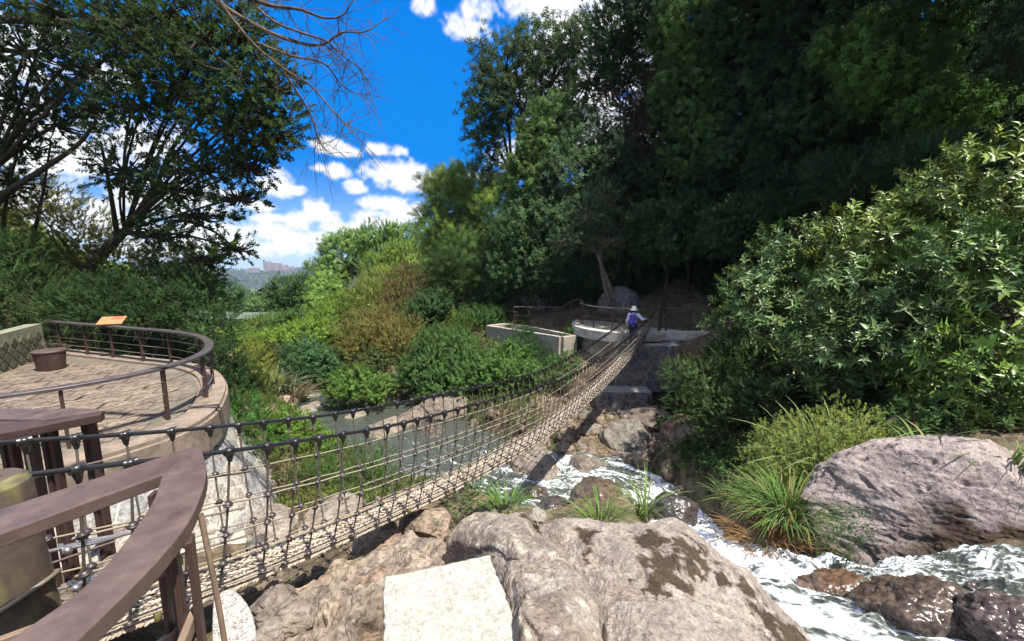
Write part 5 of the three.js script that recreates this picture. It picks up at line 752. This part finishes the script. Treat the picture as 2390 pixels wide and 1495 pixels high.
// wooded hillside on the right
plant('tall_tree', 'tall tree with drooping leaf tufts standing out against the sky', 'tree', [[1180, 160, 31, 80, 70], [1140, 230, 31, 60, 70], [1260, 110, 31, 80, 56], [1340, 100, 30.5, 60, 50], [1130, 310, 31, 40, 50], [1210, 240, 30.5, 60, 60], [1150, 370, 31, 30, 30], [1290, 190, 31, 60, 50], [1370, 200, 30, 60, 60], [1270, 270, 30.5, 50, 40]], { base: [.4, 33], trunk: .22, fork: [1195, 420, 31.5], leaf: 'droop', size: .8, cover: 1.15, clumpR: .42, col: [.08, .125, .045], twigs: .8, up: .1, solid: .35 });
const hill = [  // darkest leaf tints keep the shade of the slope in the colour
  ['feathery bamboo grove catching the sun beside the sky gap', 'bamboo', [[1060, 470, 34, 50, 70], [1030, 440, 34.5, 36, 34], [1110, 450, 33, 60, 60], [1150, 500, 32, 60, 80], [1050, 560, 33, 56, 60], [1015, 540, 35, 36, 60]], [0.208, 0.312, 0.0728], .75, 'bamboo_grove', 'bamboo'], ['arching bamboo tip leaning out over the valley', 'bamboo', [[1000, 430, 35, 18, 12], [1045, 405, 35, 22, 14], [985, 500, 36, 16, 14]], [0.187, 0.27, 0.0832], .7, 'bamboo_grove', 'bamboo'],
  ['low bamboo thicket tinted for shade at the foot of the bamboo grove', 'bamboo', [[1080, 620, 29, 70, 70], [1140, 650, 27.5, 60, 56], [1030, 650, 30, 50, 46]], [0.0936, 0.166, 0.052], .6, 'bamboo_grove', 'bamboo'],  // leaf tint darkened for shade under the bright grove
  ['light green tree column below the tall drooping tree', 'droop', [[1300, 290, 28, 56, 60], [1260, 350, 28, 56, 70], [1230, 430, 27.5, 60, 70]], [0.125, 0.208, 0.052], .62, 'hillside_tree', 'tree'], ['large-leaved tree in the middle of the slope', 'laurel', [[1330, 420, 26, 70, 90], [1370, 330, 26.5, 56, 60], [1290, 520, 25.5, 60, 60]], [0.104, 0.177, 0.0728], .62, 'hillside_tree', 'tree'], ['broad-leaved tree in front of the bamboo', 'laurel', [[1210, 540, 26.5, 70, 70], [1250, 620, 25.5, 80, 56], [1180, 640, 26, 50, 50]], [0.0832, 0.156, 0.0582], .58, 'hillside_tree', 'tree'],
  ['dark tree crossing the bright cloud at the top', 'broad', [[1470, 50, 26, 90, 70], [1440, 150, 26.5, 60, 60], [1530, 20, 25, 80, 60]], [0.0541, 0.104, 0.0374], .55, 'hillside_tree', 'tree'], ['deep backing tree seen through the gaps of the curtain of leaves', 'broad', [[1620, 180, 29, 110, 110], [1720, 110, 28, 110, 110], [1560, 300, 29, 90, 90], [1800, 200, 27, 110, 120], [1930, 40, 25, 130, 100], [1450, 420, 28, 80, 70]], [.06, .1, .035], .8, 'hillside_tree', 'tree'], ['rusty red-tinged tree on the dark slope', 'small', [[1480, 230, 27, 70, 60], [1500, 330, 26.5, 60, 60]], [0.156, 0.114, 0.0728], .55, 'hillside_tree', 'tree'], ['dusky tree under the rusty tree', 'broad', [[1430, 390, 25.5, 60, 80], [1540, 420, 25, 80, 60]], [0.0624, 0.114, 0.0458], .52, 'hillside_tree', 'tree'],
  ['curtain of hanging leaves high on the dark slope', 'droop', [[1620, 90, 23.5, 90, 90], [1600, 230, 24, 80, 100], [1640, 350, 23.5, 80, 90]], [0.104, 0.187, 0.0458], .52, 'hillside_tree', 'tree'], ['deep green wall of trees above the cave-like hollow', 'droop', [[1760, 60, 22, 120, 110], [1780, 230, 22, 110, 110], [1740, 380, 22, 110, 80]], [0.0499, 0.104, 0.0374], .5, 'hillside_tree', 'tree'], ['overhanging tree bough lit along its edge at the upper right', 'droop', [[2080, 190, 15.5, 120, 70], [2200, 260, 14.5, 110, 60], [2020, 120, 16.5, 100, 60], [2130, 90, 16, 100, 70]], [0.104, 0.198, 0.0416], .42, 'hillside_tree', 'tree'], ['tall canopy tree whose crown rises past the top of the dark slope', 'broad', [[1800, -190, 19, 170, 90], [2000, -230, 17, 180, 90]], [0.0585, 0.104, 0.0364], .7, 'hillside_tree', 'tree'], ['massive canopy tree overhanging the upper right slope', 'broad', [[2200, -200, 14, 200, 110], [2380, -150, 12, 180, 110], [2520, 60, 11, 140, 160], [2300, -380, 13, 220, 110]], [0.0585, 0.104, 0.0364], .6, 'hillside_tree', 'tree'], ['high dark tree closing the gap above the curtain of leaves', 'broad', [[1760, -40, 23, 90, 60], [1850, -40, 22, 120, 70], [1980, -20, 20, 110, 70]], [0.0594, 0.104, 0.0386], .55, 'hillside_tree', 'tree'], ['shade-tinted tree mass filling the upper right corner', 'broad', [[2320, 60, 16, 130, 120], [2250, 180, 18, 120, 110], [2380, 220, 15, 90, 90]], [0.052, 0.104, 0.0416], .5, 'hillside_tree', 'tree'], ['dark tree between the curtain tree and the overhanging bough', 'droop', [[1920, 100, 20, 110, 120], [1920, 280, 20, 120, 90], [2050, 320, 19, 120, 60]], [0.0508, 0.104, 0.0393], .5, 'hillside_tree', 'tree'],
  ['spreading low tree above the landing railing', 'broad', [[1530, 520, 22.5, 70, 44], [1600, 500, 22.5, 70, 44], [1560, 570, 22, 80, 36]], [0.0728, 0.142, 0.0458], .42, 'hillside_tree', 'tree'], ['flat-crowned tree behind the leafy shrub', 'broad', [[1740, 510, 19.5, 90, 44], [1820, 490, 19, 70, 40], [1690, 560, 19.5, 60, 36]], [0.0624, 0.125, 0.0416], .4, 'hillside_tree', 'tree'], ['dark undergrowth below the curtain tree', 'small', [[1660, 430, 23, 70, 50], [1850, 430, 20, 110, 50]], [0.0542, 0.104, 0.0407], .45, 'hillside_shrub', 'shrub'], ['dim fern bank beneath the overhanging bough', 'fern', [[2000, 410, 15, 130, 40], [2200, 370, 13, 120, 40]], [0.0495, 0.104, 0.0396], .42, 'hillside_shrub', 'shrub'], ['dark thicket added for the shade of the hollow behind the landing', 'small', [[1610, 640, 26, 80, 44], [1700, 620, 24, 80, 56], [1560, 600, 26, 70, 40], [1660, 560, 25, 80, 40]], [0.0567, 0.104, 0.0416], .5, 'hillside_shrub', 'shrub'], ['dim shrub behind the great boulder', 'small', [[1350, 660, 25, 60, 40], [1300, 690, 25.5, 40, 20]], [0.052, 0.104, 0.0433], .45, 'hillside_shrub', 'shrub'],  // dark thicket fills the hollow where only shade lies
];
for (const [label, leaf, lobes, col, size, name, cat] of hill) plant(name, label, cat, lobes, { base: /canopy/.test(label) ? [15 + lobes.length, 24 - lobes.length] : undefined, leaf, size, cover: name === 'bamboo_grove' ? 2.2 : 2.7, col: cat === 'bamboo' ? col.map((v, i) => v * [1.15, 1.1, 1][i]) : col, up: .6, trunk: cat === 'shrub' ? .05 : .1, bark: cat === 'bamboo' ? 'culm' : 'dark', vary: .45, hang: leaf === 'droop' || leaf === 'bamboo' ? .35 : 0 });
{
  const T = plant('leaning_tree', 'slender forked tree leaning beside the great rounded boulder', 'tree', [[1370, 500, 22.5, 56, 40], [1410, 460, 23, 40, 36], [1330, 560, 22, 46, 26], [1420, 560, 22.4, 40, 26]], { base: [5.55, 23.2], trunk: .15, fork: [1400, 600, 22.8], leaf: 'laurel', size: .5, cover: 1.3, col: [0.0775, 0.132, 0.062], bark: 'pale', twigs: .6 });
  limb(T, [at(1432, 690, 23), at(1412, 640, 22.9), at(1392, 590, 22.7), at(1372, 548, 22.5)], .12, .07, BARK.pale);
}
// right bank: large-leaved shrubs
const laurels = [
  ['large glossy-leaved shrub arching down beside the landing ledge', [[1800, 690, 11.4, 110, 90], [1740, 760, 11.8, 80, 70], [1860, 610, 12, 110, 80], [1840, 780, 10.4, 110, 80]], [.1, .16, .045], .4], ['glossy shrub with pale shining leaves above the grass clump', [[2020, 700, 8.6, 130, 90], [2000, 820, 8, 130, 80], [1900, 850, 8.8, 90, 60], [2120, 780, 7.6, 110, 80]], [.09, .145, .045], .42], ['tall yellow-green shrub rising to the right along the dark slope', [[2050, 560, 10.4, 130, 80], [2180, 500, 9.8, 110, 90], [2300, 430, 9.2, 120, 90], [1960, 600, 11, 90, 60]], [.15, .21, .04], .4], ['dense shrub with drooping leaves right of the shining shrub', [[2260, 620, 7.2, 120, 90], [2350, 720, 6.4, 100, 100], [2200, 680, 7.6, 90, 80], [2380, 540, 7.4, 80, 90]], [.095, .16, .04], .4], ['broad-leaved bush with lime new growth behind the huge boulder', [[2280, 860, 6.2, 120, 60], [2360, 800, 5.8, 80, 60], [2180, 900, 6.6, 80, 50], [2340, 930, 5.6, 90, 40]], [.14, .22, .04], .36],
];
for (const [label, lobes, col, size] of laurels) plant('glossy_shrub', label, 'shrub', lobes, { leaf: 'laurel', mat: LM.glossy, size: size * 1.4, cover: 1.5, col, trunk: .07, vary: .45, twigs: .3, up: .25 });
plant('feathery_shrub', 'fine-leaved feathery shrub hanging over the far pool rocks', 'shrub', [[1660, 890, 11, 100, 56], [1590, 870, 11.5, 56, 30], [1710, 960, 10.2, 90, 56], [1630, 950, 10.8, 76, 40], [1740, 850, 11, 90, 60], [1680, 1010, 10.2, 70, 40], [1770, 930, 9.8, 70, 60]], { leaf: 'small', size: .3, cover: 1.9, col: [.1, .165, .05], dummy: [0.0853, 0.155, 0.0496], trunk: .05, twigs: .6 });
plant('hanging_twigs', 'dry brown twiggy shrub below the feathery shrub', 'shrub', [[1660, 1010, 10.5, 50, 46], [1720, 1030, 9.8, 50, 40]], { leaf: 'tip', size: .24, cover: .7, col: [0.186, 0.155, 0.0775], trunk: .03, twigs: 1, bark: 'pale' });
plant('flowering_weed', 'yellow-green seeding weed thicket left of the huge boulder', 'weeds', [[1870, 1060, 5.9, 120, 70], [1960, 1040, 5.7, 100, 70], [1800, 1080, 6.1, 80, 60], [1900, 1120, 5.5, 120, 50], [2020, 1090, 5.5, 70, 60], [1910, 1000, 6, 90, 50], [1990, 990, 5.9, 80, 56], [1820, 1020, 6.2, 70, 46]], { leaf: 'tip', size: .15, cover: 1.3, col: [0.264, 0.326, 0.0775], trunk: .012, vary: .4, up: .6, twigs: .8, bark: 'culm' });
plant('creeping_plant', 'round-leaved creeping plant on the shaded flank of the huge boulder', 'plant', [[1990, 1225, 4.1, 50, 34], [1960, 1275, 4.0, 60, 30]], { leaf: 'tip', size: .11, cover: 1.2, col: [0.062, 0.116, 0.0465], trunk: .01 });
// grasses
tussock('grass_clump', 'big clump of long arching grass at the left foot of the huge boulder', at(1830, 1190, 4.9), .36, 620, .52, [.1, .18, .04], { lean: .95, tilt: [-.25, .1], dryShare: .14 });
tussock('grass_clump', 'rusty brown dry grass hanging over the rapids edge', at(1790, 1265, 4.6), .3, 360, .45, [.24, .14, .06], { lean: 1.2, tilt: [-.35, .2] });
tussock('grass_clump', 'tall pale grass rising above the yellow-green weed thicket', at(1950, 1110, 5.8), .5, 150, 1.0, [.2, .26, .1], { lean: .6 });
tussock('grass_clump', 'broad-bladed grass standing behind the crest of the huge boulder', at(2165, 1075, 4.9), .12, 46, .62, [.13, .2, .06], { wide: 1.8, lean: .8 }); tussock('grass_clump', 'arching broad grass at the right shoulder of the huge boulder', at(2360, 1085, 4.4), .2, 60, .62, [.14, .2, .06], { wide: 1.6, lean: .95 });
tussock('grass_clump', 'short grass tuft on the top edge of the broad boulder', at(1400, 1207, 4.0), .2, 130, .3, [.14, .23, .05], { wide: 1.3, lean: .8, squash: .4 }); tussock('grass_clump', 'tall upright grass tuft at the back of the broad boulder', at(1505, 1205, 4.05), .07, 70, .48, [.17, .25, .07], { wide: 1.3, lean: .35 }); tussock('grass_clump', 'arching grass tuft behind the lichen boulder', at(1180, 1182, 5.2), .2, 150, .34, [.12, .22, .05], { wide: 1.2, lean: .9 }); tussock('grass_clump', 'tiny grass sprout on the brown ledge rock', at(1022, 1222, 5.1), .04, 30, .14, [.15, .22, .08], { lean: .9 }); tussock('grass_clump', 'lone thin grass sprig beside the short tuft', at(1285, 1208, 4.1), .05, 16, .16, [.14, .22, .06], { lean: .6 }); tussock('grass_clump', 'drooping pale grass left of the weed thicket', at(1700, 1165, 6.4), .14, 60, .5, [.16, .21, .08], { lean: 1 });
tussock('reed_clump', 'pale feathery reed clump left of the boulder hollow', at(645, 915, 20.2), .7, 420, 1.4, [.17, .22, .12], { category: 'reeds', wide: 1.6 }); tussock('reed_clump', 'straw-coloured dry reed clump next to the pale reeds', at(680, 935, 19.6), .6, 300, 1.1, [.22, .2, .11], { category: 'reeds', wide: 1.6 }); tussock('reed_clump', 'yellow-green reed clump below the vine-covered bank', at(600, 925, 19), .7, 360, 1.2, [.17, .2, .06], { category: 'reeds', wide: 1.6 });
plant('weed_patch', 'spiky leafy weed between the woven deck and the lichen boulder', 'weeds', [[1080, 1165, 6, 44, 30], [1120, 1150, 6.2, 36, 26], [1060, 1190, 5.8, 40, 20]], { leaf: 'pinnate', size: .2, cover: 1.1, col: [0.124, 0.217, 0.0775], trunk: .01 });
plant('fern_bush', 'bright fern bush below the platform rim', 'fern', [[570, 985, 10.6, 50, 40], [610, 1010, 10.4, 50, 36], [560, 950, 11, 40, 24]], { leaf: 'fern', size: .45, cover: 1.5, col: [0.093, 0.217, 0.0465], trunk: .012 });
plant('weed_patch', 'lime green weeds seen through the middle of the net', 'weeds', [[690, 1010, 0, 70, 40], [660, 980, 0, 50, 24], [740, 1040, 0, 50, 30]], { leaf: 'broad', size: .3, cover: 1.5, col: [0.171, 0.295, 0.0465], trunk: .012 }); plant('weed_patch', 'fine green weeds along the near shore of the calm pool', 'weeds', [[800, 1090, 0, 90, 44], [870, 1080, 0, 60, 40], [850, 1130, 0, 80, 36], [740, 1110, 0, 60, 30]], { leaf: 'pinnate', size: .28, cover: 1.4, col: [0.116, 0.217, 0.0543], trunk: .012 }); plant('weed_patch', 'brownish green weeds at the foot of the pale support wall', 'weeds', [[610, 1100, 0, 60, 30], [670, 1130, 0, 60, 26], [640, 1060, 0, 60, 26]], { leaf: 'pinnate', size: .26, cover: 1.1, col: [0.186, 0.202, 0.0697], trunk: .012 }); plant('weed_patch', 'yellow-green low weeds beyond the sunlit rocks', 'weeds', [[720, 1165, 0, 60, 20], [800, 1160, 0, 70, 20], [650, 1175, 0, 40, 14]], { leaf: 'tip', size: .18, cover: 1.2, col: [0.264, 0.31, 0.062], trunk: .01 });
// growth that reads as one mass
const inZone = (x0, x1, d0, d1) => (r) => [lerp(x0, x1, r()), lerp(d0, d1, r())];
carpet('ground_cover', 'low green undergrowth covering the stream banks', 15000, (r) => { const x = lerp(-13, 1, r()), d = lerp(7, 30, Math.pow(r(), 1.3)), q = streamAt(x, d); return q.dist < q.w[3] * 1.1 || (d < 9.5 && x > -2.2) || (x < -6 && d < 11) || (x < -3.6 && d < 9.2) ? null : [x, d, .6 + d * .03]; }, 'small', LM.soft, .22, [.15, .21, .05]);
carpet('ground_cover', 'dim undergrowth on the wooded right slope', 24000, (r) => { const x = lerp(2, 34, r()), d = lerp(9, 42, r()); return groundY(x, d) < .4 && d > 17 && d < 26 ? null : x < 5.6 && d < 20 ? null : d > 18 && d < 24.5 && x < 10 ? null : [x, d, 1 + .02 * d]; }, 'broad', LM.soft, .5, [.045, .085, .028]);  // leaf tint darkened to put shade on the slope
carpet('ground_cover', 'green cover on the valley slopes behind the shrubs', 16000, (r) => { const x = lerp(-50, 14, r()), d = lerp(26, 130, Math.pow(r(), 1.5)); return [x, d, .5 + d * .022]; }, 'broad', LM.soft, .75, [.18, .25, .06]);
carpet('ground_cover', 'shaded undergrowth on the left bank behind the platform', 6000, (r) => { const x = lerp(-30, -10, r()), d = lerp(12, 30, r()); return x > -16 && d < 14.6 ? null : [x, d, 1]; }, 'fern', LM.soft, .5, [.045, .085, .028]);  // same darkened leaf tint, shade put into the colour
carpet('fallen_leaves', 'dry fallen leaves caught between the foreground rocks', 900, (r) => [lerp(-4, .2, r()), lerp(1.8, 6.5, r())], 'tip', LM.soft, .06, [.22, .12, .05], .5, .3);
carpet('ground_cover', 'leafy undergrowth on the right bank behind the huge boulder', 3800, (r) => { const x = lerp(4.2, 10, r()), d = lerp(4.9, 11, r()), q = streamAt(x, d); return q.dist < q.w[3] * 1.25 || Math.hypot(x - 5.2, (d - 4.35) * 1.4) < 1.7 ? null : [x, d, 1]; }, 'broad', LM.soft, .24, [.07, .13, .035]);
console.log('leaf copies', leafCopies);
// ---------- far country: valley, hill with towers, distant footbridge ----------
{
  const hY = (x, d) => { const q = x / d; const base = profile([[120, -14], [300, -34], [700, -84], [1200, -138], [1900, -140], [2500, -104], [2900, -92], [3300, -150], [4200, -200]])(clamp(d, 120, 4200)); return base + Math.min(60, Math.abs(q + .58) * Math.min(d, 1500) * .1) * sstep(150, 700, d) + 14 * fbm(x * .002, 1, d * .002, 4) * sstep(200, 1200, d); };
  const pos = [], idx = [], NA = 150, ND = 120; for (let j = 0; j <= ND; j++) { const d = 110 * Math.pow(4200 / 110, j / ND); for (let i = 0; i <= NA; i++) { const x = lerp(-1.7, 1.5, i / NA) * d; pos.push(x, hY(x, d) + (d < 170 ? -(170 - d) * .06 : 0), -d); } }
  for (let j = 0; j < ND; j++) for (let i = 0; i < NA; i++) { const a = j * (NA + 1) + i; idx.push(a, a + 1, a + NA + 1, a + 1, a + NA + 2, a + NA + 1); }
  let g = new THREE.BufferGeometry(); g.setAttribute('position', new THREE.Float32BufferAttribute(pos, 3)); g.setIndex(idx); g.computeVertexNormals(); paint(g, (p) => { const k = .5 + .5 * fbm(p.x * .01, p.y * .01, p.z * .01, 4); return mix3([.03, .055, .02], [.07, .11, .035], k); });
  tag(mesh('distant_hill', boxUV(g, .02), M.soil), 'wooded valley and blue hill range far behind the gorge', undefined, undefined, 'structure');
  const r = mulberry(9), F = thing('distant_forest', 'treetops covering the valley and the far blue hill as one wood', undefined, new THREE.Vector3()); F.userData.kind = 'stuff'; const items = [];
  for (let i = 0; i < 26000; i++) { const d = 125 * Math.pow(3000 / 125, Math.pow(r(), .8)), x = lerp(-.9, -.3, r()) * d, s = (5 + 5 * r()) * (d > 900 ? 1.7 : 1); items.push([V(x, d, hY(x, d) + s * .05), new THREE.Vector3(r() - .5, 1, r() - .5).normalize(), s]); }
  scatter(F, 'treetops', S.broad, LM.semi, items, [.055, .095, .03], .5, r);
  // towers on the crest
  const win = tex(128, (u, v) => { const a = Math.floor(u * 8) % 2, b = (v * 24) % 1; return a && b < .6 ? [.42, .42, .5] : [.8, .72, .7]; }, true, 1), mats = [[.62, .5, .48], [.55, .45, .46], [.68, .58, .54]].map(([a, b, c]) => std({ color: rgb(a, b, c), map: win, roughness: .8 })), roofM = std({ color: rgb(.45, .38, .38), roughness: .9 });
  const D0 = 2650, towers = [[580, 5, 626, 634], [587, 5, 625, 634], [594, 5, 624, 634], [602, 6, 625, 634], [619, 5, 607, 627], [626, 6, 611, 628], [632, 4, 610, 628], [638, 6, 613, 629], [644, 5, 614, 630], [650, 6, 614, 630], [657, 5, 615, 631], [662, 6, 622, 633], [669, 8, 618, 634], [677, 6, 623, 634], [684, 7, 621, 634]];
  towers.forEach(([px, w, y0, y1], k) => { const d = D0 + (k % 3) * 25, b = at(px, y1 + 2, d), t = at(px, y0, d), h = t.y - b.y, W = w * d / F0; const T = thing('apartment_tower', k === 4 ? 'tallest pinkish tower at the end of the row on the far hill crest' : k === 12 ? 'broad pinkish block among the lower towers of the far hill row' : k < 4 ? 'pinkish low-rise tower in the separate cluster on the far hill' : k > 10 ? 'stepped-down pinkish tower beside the broad block on the far hill' : 'pinkish high-rise tower beside the tallest one on the far hill', 'building', b, k < 4 ? 'low towers on the far hill' : k > 10 ? 'stepped towers on the far hill' : 'high towers on the far hill'); mesh('wall', box(W * .92, h, W * 1.1, 0, h / 2, 0), mats[k % 3], T); mesh('roof', box(W * .5, h * .09, W * .5, 0, h * 1.045, 0), roofM, T); for (const s of [-.28, .28]) mesh('balcony_column', box(W * .16, h * .94, 1.2, W * s, h * .48, W * .55 + .5), roofM, T); });
  const B = thing('distant_footbridge', 'pale green suspension footbridge spanning the valley floor', 'footbridge', at(490, 733, 75)), pale = std({ color: rgb(.3, .36, .3), roughness: .7 }), path = (dy) => [430, 520, 610, 700, 790].map((px, i) => at(px, 733, 75).add(new THREE.Vector3(0, dy - [0, .2, .26, .2, 0][i], 0)));
  part('deck', sweep(path(-.42), 1.3, .12, 40), pale, B); part('handrail', tube(path(.42), .05, .05, 40, 5), pale, B); part('handrail', tube(path(.42).map((p) => p.add(new THREE.Vector3(0, 0, -1.3))), .05, .05, 40, 5), pale, B);
  const c0 = new THREE.CatmullRomCurve3(path(-.4)), c1 = new THREE.CatmullRomCurve3(path(.42)); const pos2 = [], ix = []; for (let i = 0; i <= 40; i++) { const a = c0.getPoint(i / 40), b = c1.getPoint(i / 40); pos2.push(a.x, a.y, a.z + .62, b.x, b.y, b.z + .04); } for (let i = 0; i < 40; i++) { const a = i * 2; ix.push(a, a + 2, a + 1, a + 1, a + 2, a + 3); } const ng = new THREE.BufferGeometry(); ng.setAttribute('position', new THREE.Float32BufferAttribute(pos2, 3)); ng.setIndex(ix); ng.computeVertexNormals(); part('side_net', ng, phys({ color: rgb(.2, .27, .2), roughness: .95, transmission: .5, thickness: 0, side: THREE.DoubleSide }), B);
  for (let i = 0; i <= 22; i++) { const a = c0.getPoint(i / 22), b = c1.getPoint(i / 22); part('net_post', tube([a, b], .025, .025, 1, 4), pale, B); }
}
// ---------- hiker on the bridge ----------
{
  function sdf(bones, N, lo, hi, k = .03) {
    const c = lo.clone().add(hi).multiplyScalar(.5), half = Math.max(hi.x - lo.x, hi.y - lo.y, hi.z - lo.z) / 2 * 1.08, mc = new MarchingCubes(N, new THREE.MeshStandardMaterial(), false, false, 400000); mc.isolation = 0;
    const B = bones.map(([a, b, ra, rb]) => { const A = new THREE.Vector3(...a), Bv = new THREE.Vector3(...b), d = Bv.clone().sub(A); return { A, d, l: Math.max(1e-8, d.lengthSq()), ra, rb }; });
    for (let z = 0; z < N; z++) for (let y = 0; y < N; y++) for (let x = 0; x < N; x++) { const px = c.x + (x / N * 2 - 1) * half, py = c.y + (y / N * 2 - 1) * half, pz = c.z + (z / N * 2 - 1) * half; let s = 0; for (const b of B) { const ax = px - b.A.x, ay = py - b.A.y, az = pz - b.A.z, t = clamp((ax * b.d.x + ay * b.d.y + az * b.d.z) / b.l), e = Math.hypot(ax - b.d.x * t, ay - b.d.y * t, az - b.d.z * t) - lerp(b.ra, b.rb, t); s += Math.exp(-e / k * 2.5); } mc.field[z * N * N + y * N + x] = s > 1e-12 ? Math.log(s) * k / 2.5 : -1; }
    mc.update(); const g = new THREE.BufferGeometry(); g.setAttribute('position', new THREE.BufferAttribute(new Float32Array(mc.positionArray.subarray(0, mc.count * 3)), 3)); const q = mergeVertices(g, 1e-5); q.scale(half, half, half).translate(c.x, c.y, c.z); q.computeVertexNormals(); return q;
  }
  const s = 15.7, o = (DN + DF) / 2, P = thing('person', 'hiker in white hat and pale shirt with blue backpack walking away over the bridge', 'person', onBridge(s, o, deckY(s) + .03)); P.rotation.y = -.481;
  const L = (x) => new THREE.Vector3(...x), skin = std({ color: rgb(.5, .33, .25), roughness: .6 }), cloth = (r, g, b) => std({ color: rgb(r, g, b), roughness: .9 });
  const sh = 1.33, J = { hipL: [-.085, .86, 0], hipR: [.085, .86, 0], kneeL: [-.095, .47, -.1], kneeR: [.09, .46, .02], ankL: [-.095, .08, -.08], ankR: [.09, .1, .14], pel: [0, .9, 0], chest: [0, 1.22, 0], neck: [0, 1.4, 0], head: [0, 1.52, -.015], shL: [-.17, sh, 0], shR: [.17, sh, 0], elL: [-.26, 1.08, .03], elR: [.36, 1.17, .05], wrL: [-.25, .87, -.06], wrR: [.45, 1.2, -.06] };
  const arms = [[J.shL, J.elL, .05, .04], [J.elL, J.wrL, .038, .026], [J.shR, J.elR, .05, .04], [J.elR, J.wrR, .038, .026]], legs = [[J.hipL, J.kneeL, .082, .055], [J.kneeL, J.ankL, .054, .036], [J.hipR, J.kneeR, .082, .055], [J.kneeR, J.ankR, .054, .036]], torso = [[J.pel, J.chest, .105, .125], [J.chest, J.neck, .11, .05], [J.shL, J.shR, .065, .065], [J.hipL, J.hipR, .09, .09]];
  const fingers = (w, dir, dn) => { const out = [[w, [w[0] + dir[0] * .07, w[1] + dir[1] * .07, w[2] + dir[2] * .07], .026, .032]], b = out[0][1]; [-.028, -.01, .009, .027].forEach((k, i) => { const l = [.06, .072, .07, .052][i], a = [b[0] + dir[0] * .015, b[1], b[2] + k], m = [a[0] + dir[0] * l * .6, a[1] + dir[1] * l * .6 + dn * .012, a[2]], e = [m[0] + dir[0] * l * .3, m[1] + dir[1] * l * .3 + dn * .035, m[2]]; out.push([a, m, .01, .009], [m, e, .009, .008]); }); out.push([[w[0] + dir[0] * .03, w[1], w[2] - .03], [w[0] + dir[0] * .06, w[1] + dn * .04, w[2] - .055], .011, .008]); return out; };
  const body = [...torso, ...arms, ...legs, [J.neck, J.head, .045, .055], [J.head, [0, 1.57, -.01], .085, .09], [J.head, [0, 1.48, -.05], .06, .05], [[0, 1.52, -.1], [0, 1.5, -.115], .016, .012], [[-.09, 1.52, 0], [-.095, 1.5, 0], .016, .014], [[.09, 1.52, 0], [.095, 1.5, 0], .016, .014], [J.ankL, [-.095, .04, -.2], .04, .032], [J.ankR, [.09, .05, .02], .04, .032]];
  const hands = [sdf(fingers(J.wrR, [.85, -.15, -.35], -1), 44, L([.4, 1.05, -.22]), L([.66, 1.3, .06]), .008), sdf(fingers(J.wrL, [.1, -1, -.1], 0), 44, L([-.36, .66, -.2]), L([-.12, .92, .06]), .008)];
  mesh('body', merge([sdf(body, 84, L([-.4, 0, -.3]), L([.55, 1.7, .3]), .03), ...hands].map((g) => { g.deleteAttribute('uv'); return g; })), skin, P);
  mesh('shirt', sdf([[[0, .93, 0], J.chest, .125, .142], [J.chest, [0, 1.36, 0], .125, .075], [J.shL, J.shR, .08, .08], [J.shL, J.elL, .066, .056], [J.elL, J.wrL, .052, .042], [J.shR, J.elR, .066, .056], [J.elR, [.42, 1.19, -.03], .052, .042]], 72, L([-.4, .75, -.3]), L([.55, 1.5, .3]), .03), cloth(.72, .7, .82), P);
  mesh('trousers', sdf([[J.hipL, J.hipR, .108, .108], [J.hipL, J.kneeL, .098, .072], [J.kneeL, [-.095, .12, -.08], .07, .058], [J.hipR, J.kneeR, .098, .072], [J.kneeR, [.09, .14, .13], .07, .058]], 72, L([-.3, .05, -.3]), L([.3, 1.0, .3]), .03), cloth(.035, .03, .09), P);
  for (const [a, z] of [[J.ankL, -.2], [J.ankR, .02]]) mesh('shoe', sdf([[[a[0], a[1] - .035, a[2] + .03], [a[0], a[1] - .04, z], .048, .044]], 24, L([a[0] - .08, a[1] - .12, z - .08]), L([a[0] + .08, a[1] + .05, a[2] + .1]), .01), cloth(.12, .11, .13), P);
  const hat = mesh('hat', new THREE.LatheGeometry([[.001, .115], [.06, .112], [.098, .085], [.108, .02], [.112, 0], [.15, -.035], [.165, -.05], [.158, -.052], [.108, -.012], [.1, .0]].map((p) => new THREE.Vector2(...p)), 24), cloth(.82, .8, .74), P); hat.position.set(0, 1.585, 0);
  mesh('hair', sdf([[[0, 1.53, .03], [0, 1.57, .01], .09, .095]], 28, L([-.15, 1.38, -.12]), L([.15, 1.7, .16]), .01), cloth(.03, .025, .022), P);
  const bag = mesh('backpack', sdf([[[-.06, 1.02, .19], [.06, 1.02, .19], .1, .1], [[-.06, 1.27, .17], [.06, 1.27, .17], .085, .085], [[0, 1.05, .19], [0, 1.3, .17], .11, .09], [[-.03, 1.03, .27], [.03, 1.03, .27], .06, .06]], 56, L([-.25, .85, 0]), L([.25, 1.45, .42]), .03), cloth(.09, .075, .38), P);
  for (const k of [-1, 1]) mesh('strap', tube([[.09 * k, 1.36, .12], [.11 * k, 1.42, 0], [.12 * k, 1.34, -.13], [.13 * k, 1.12, -.15], [.15 * k, 1.0, 0], [.1 * k, .98, .14]].map(L), .014, .014, 24, 5), cloth(.08, .07, .3), bag);
}
renderer.render(scene, camera);
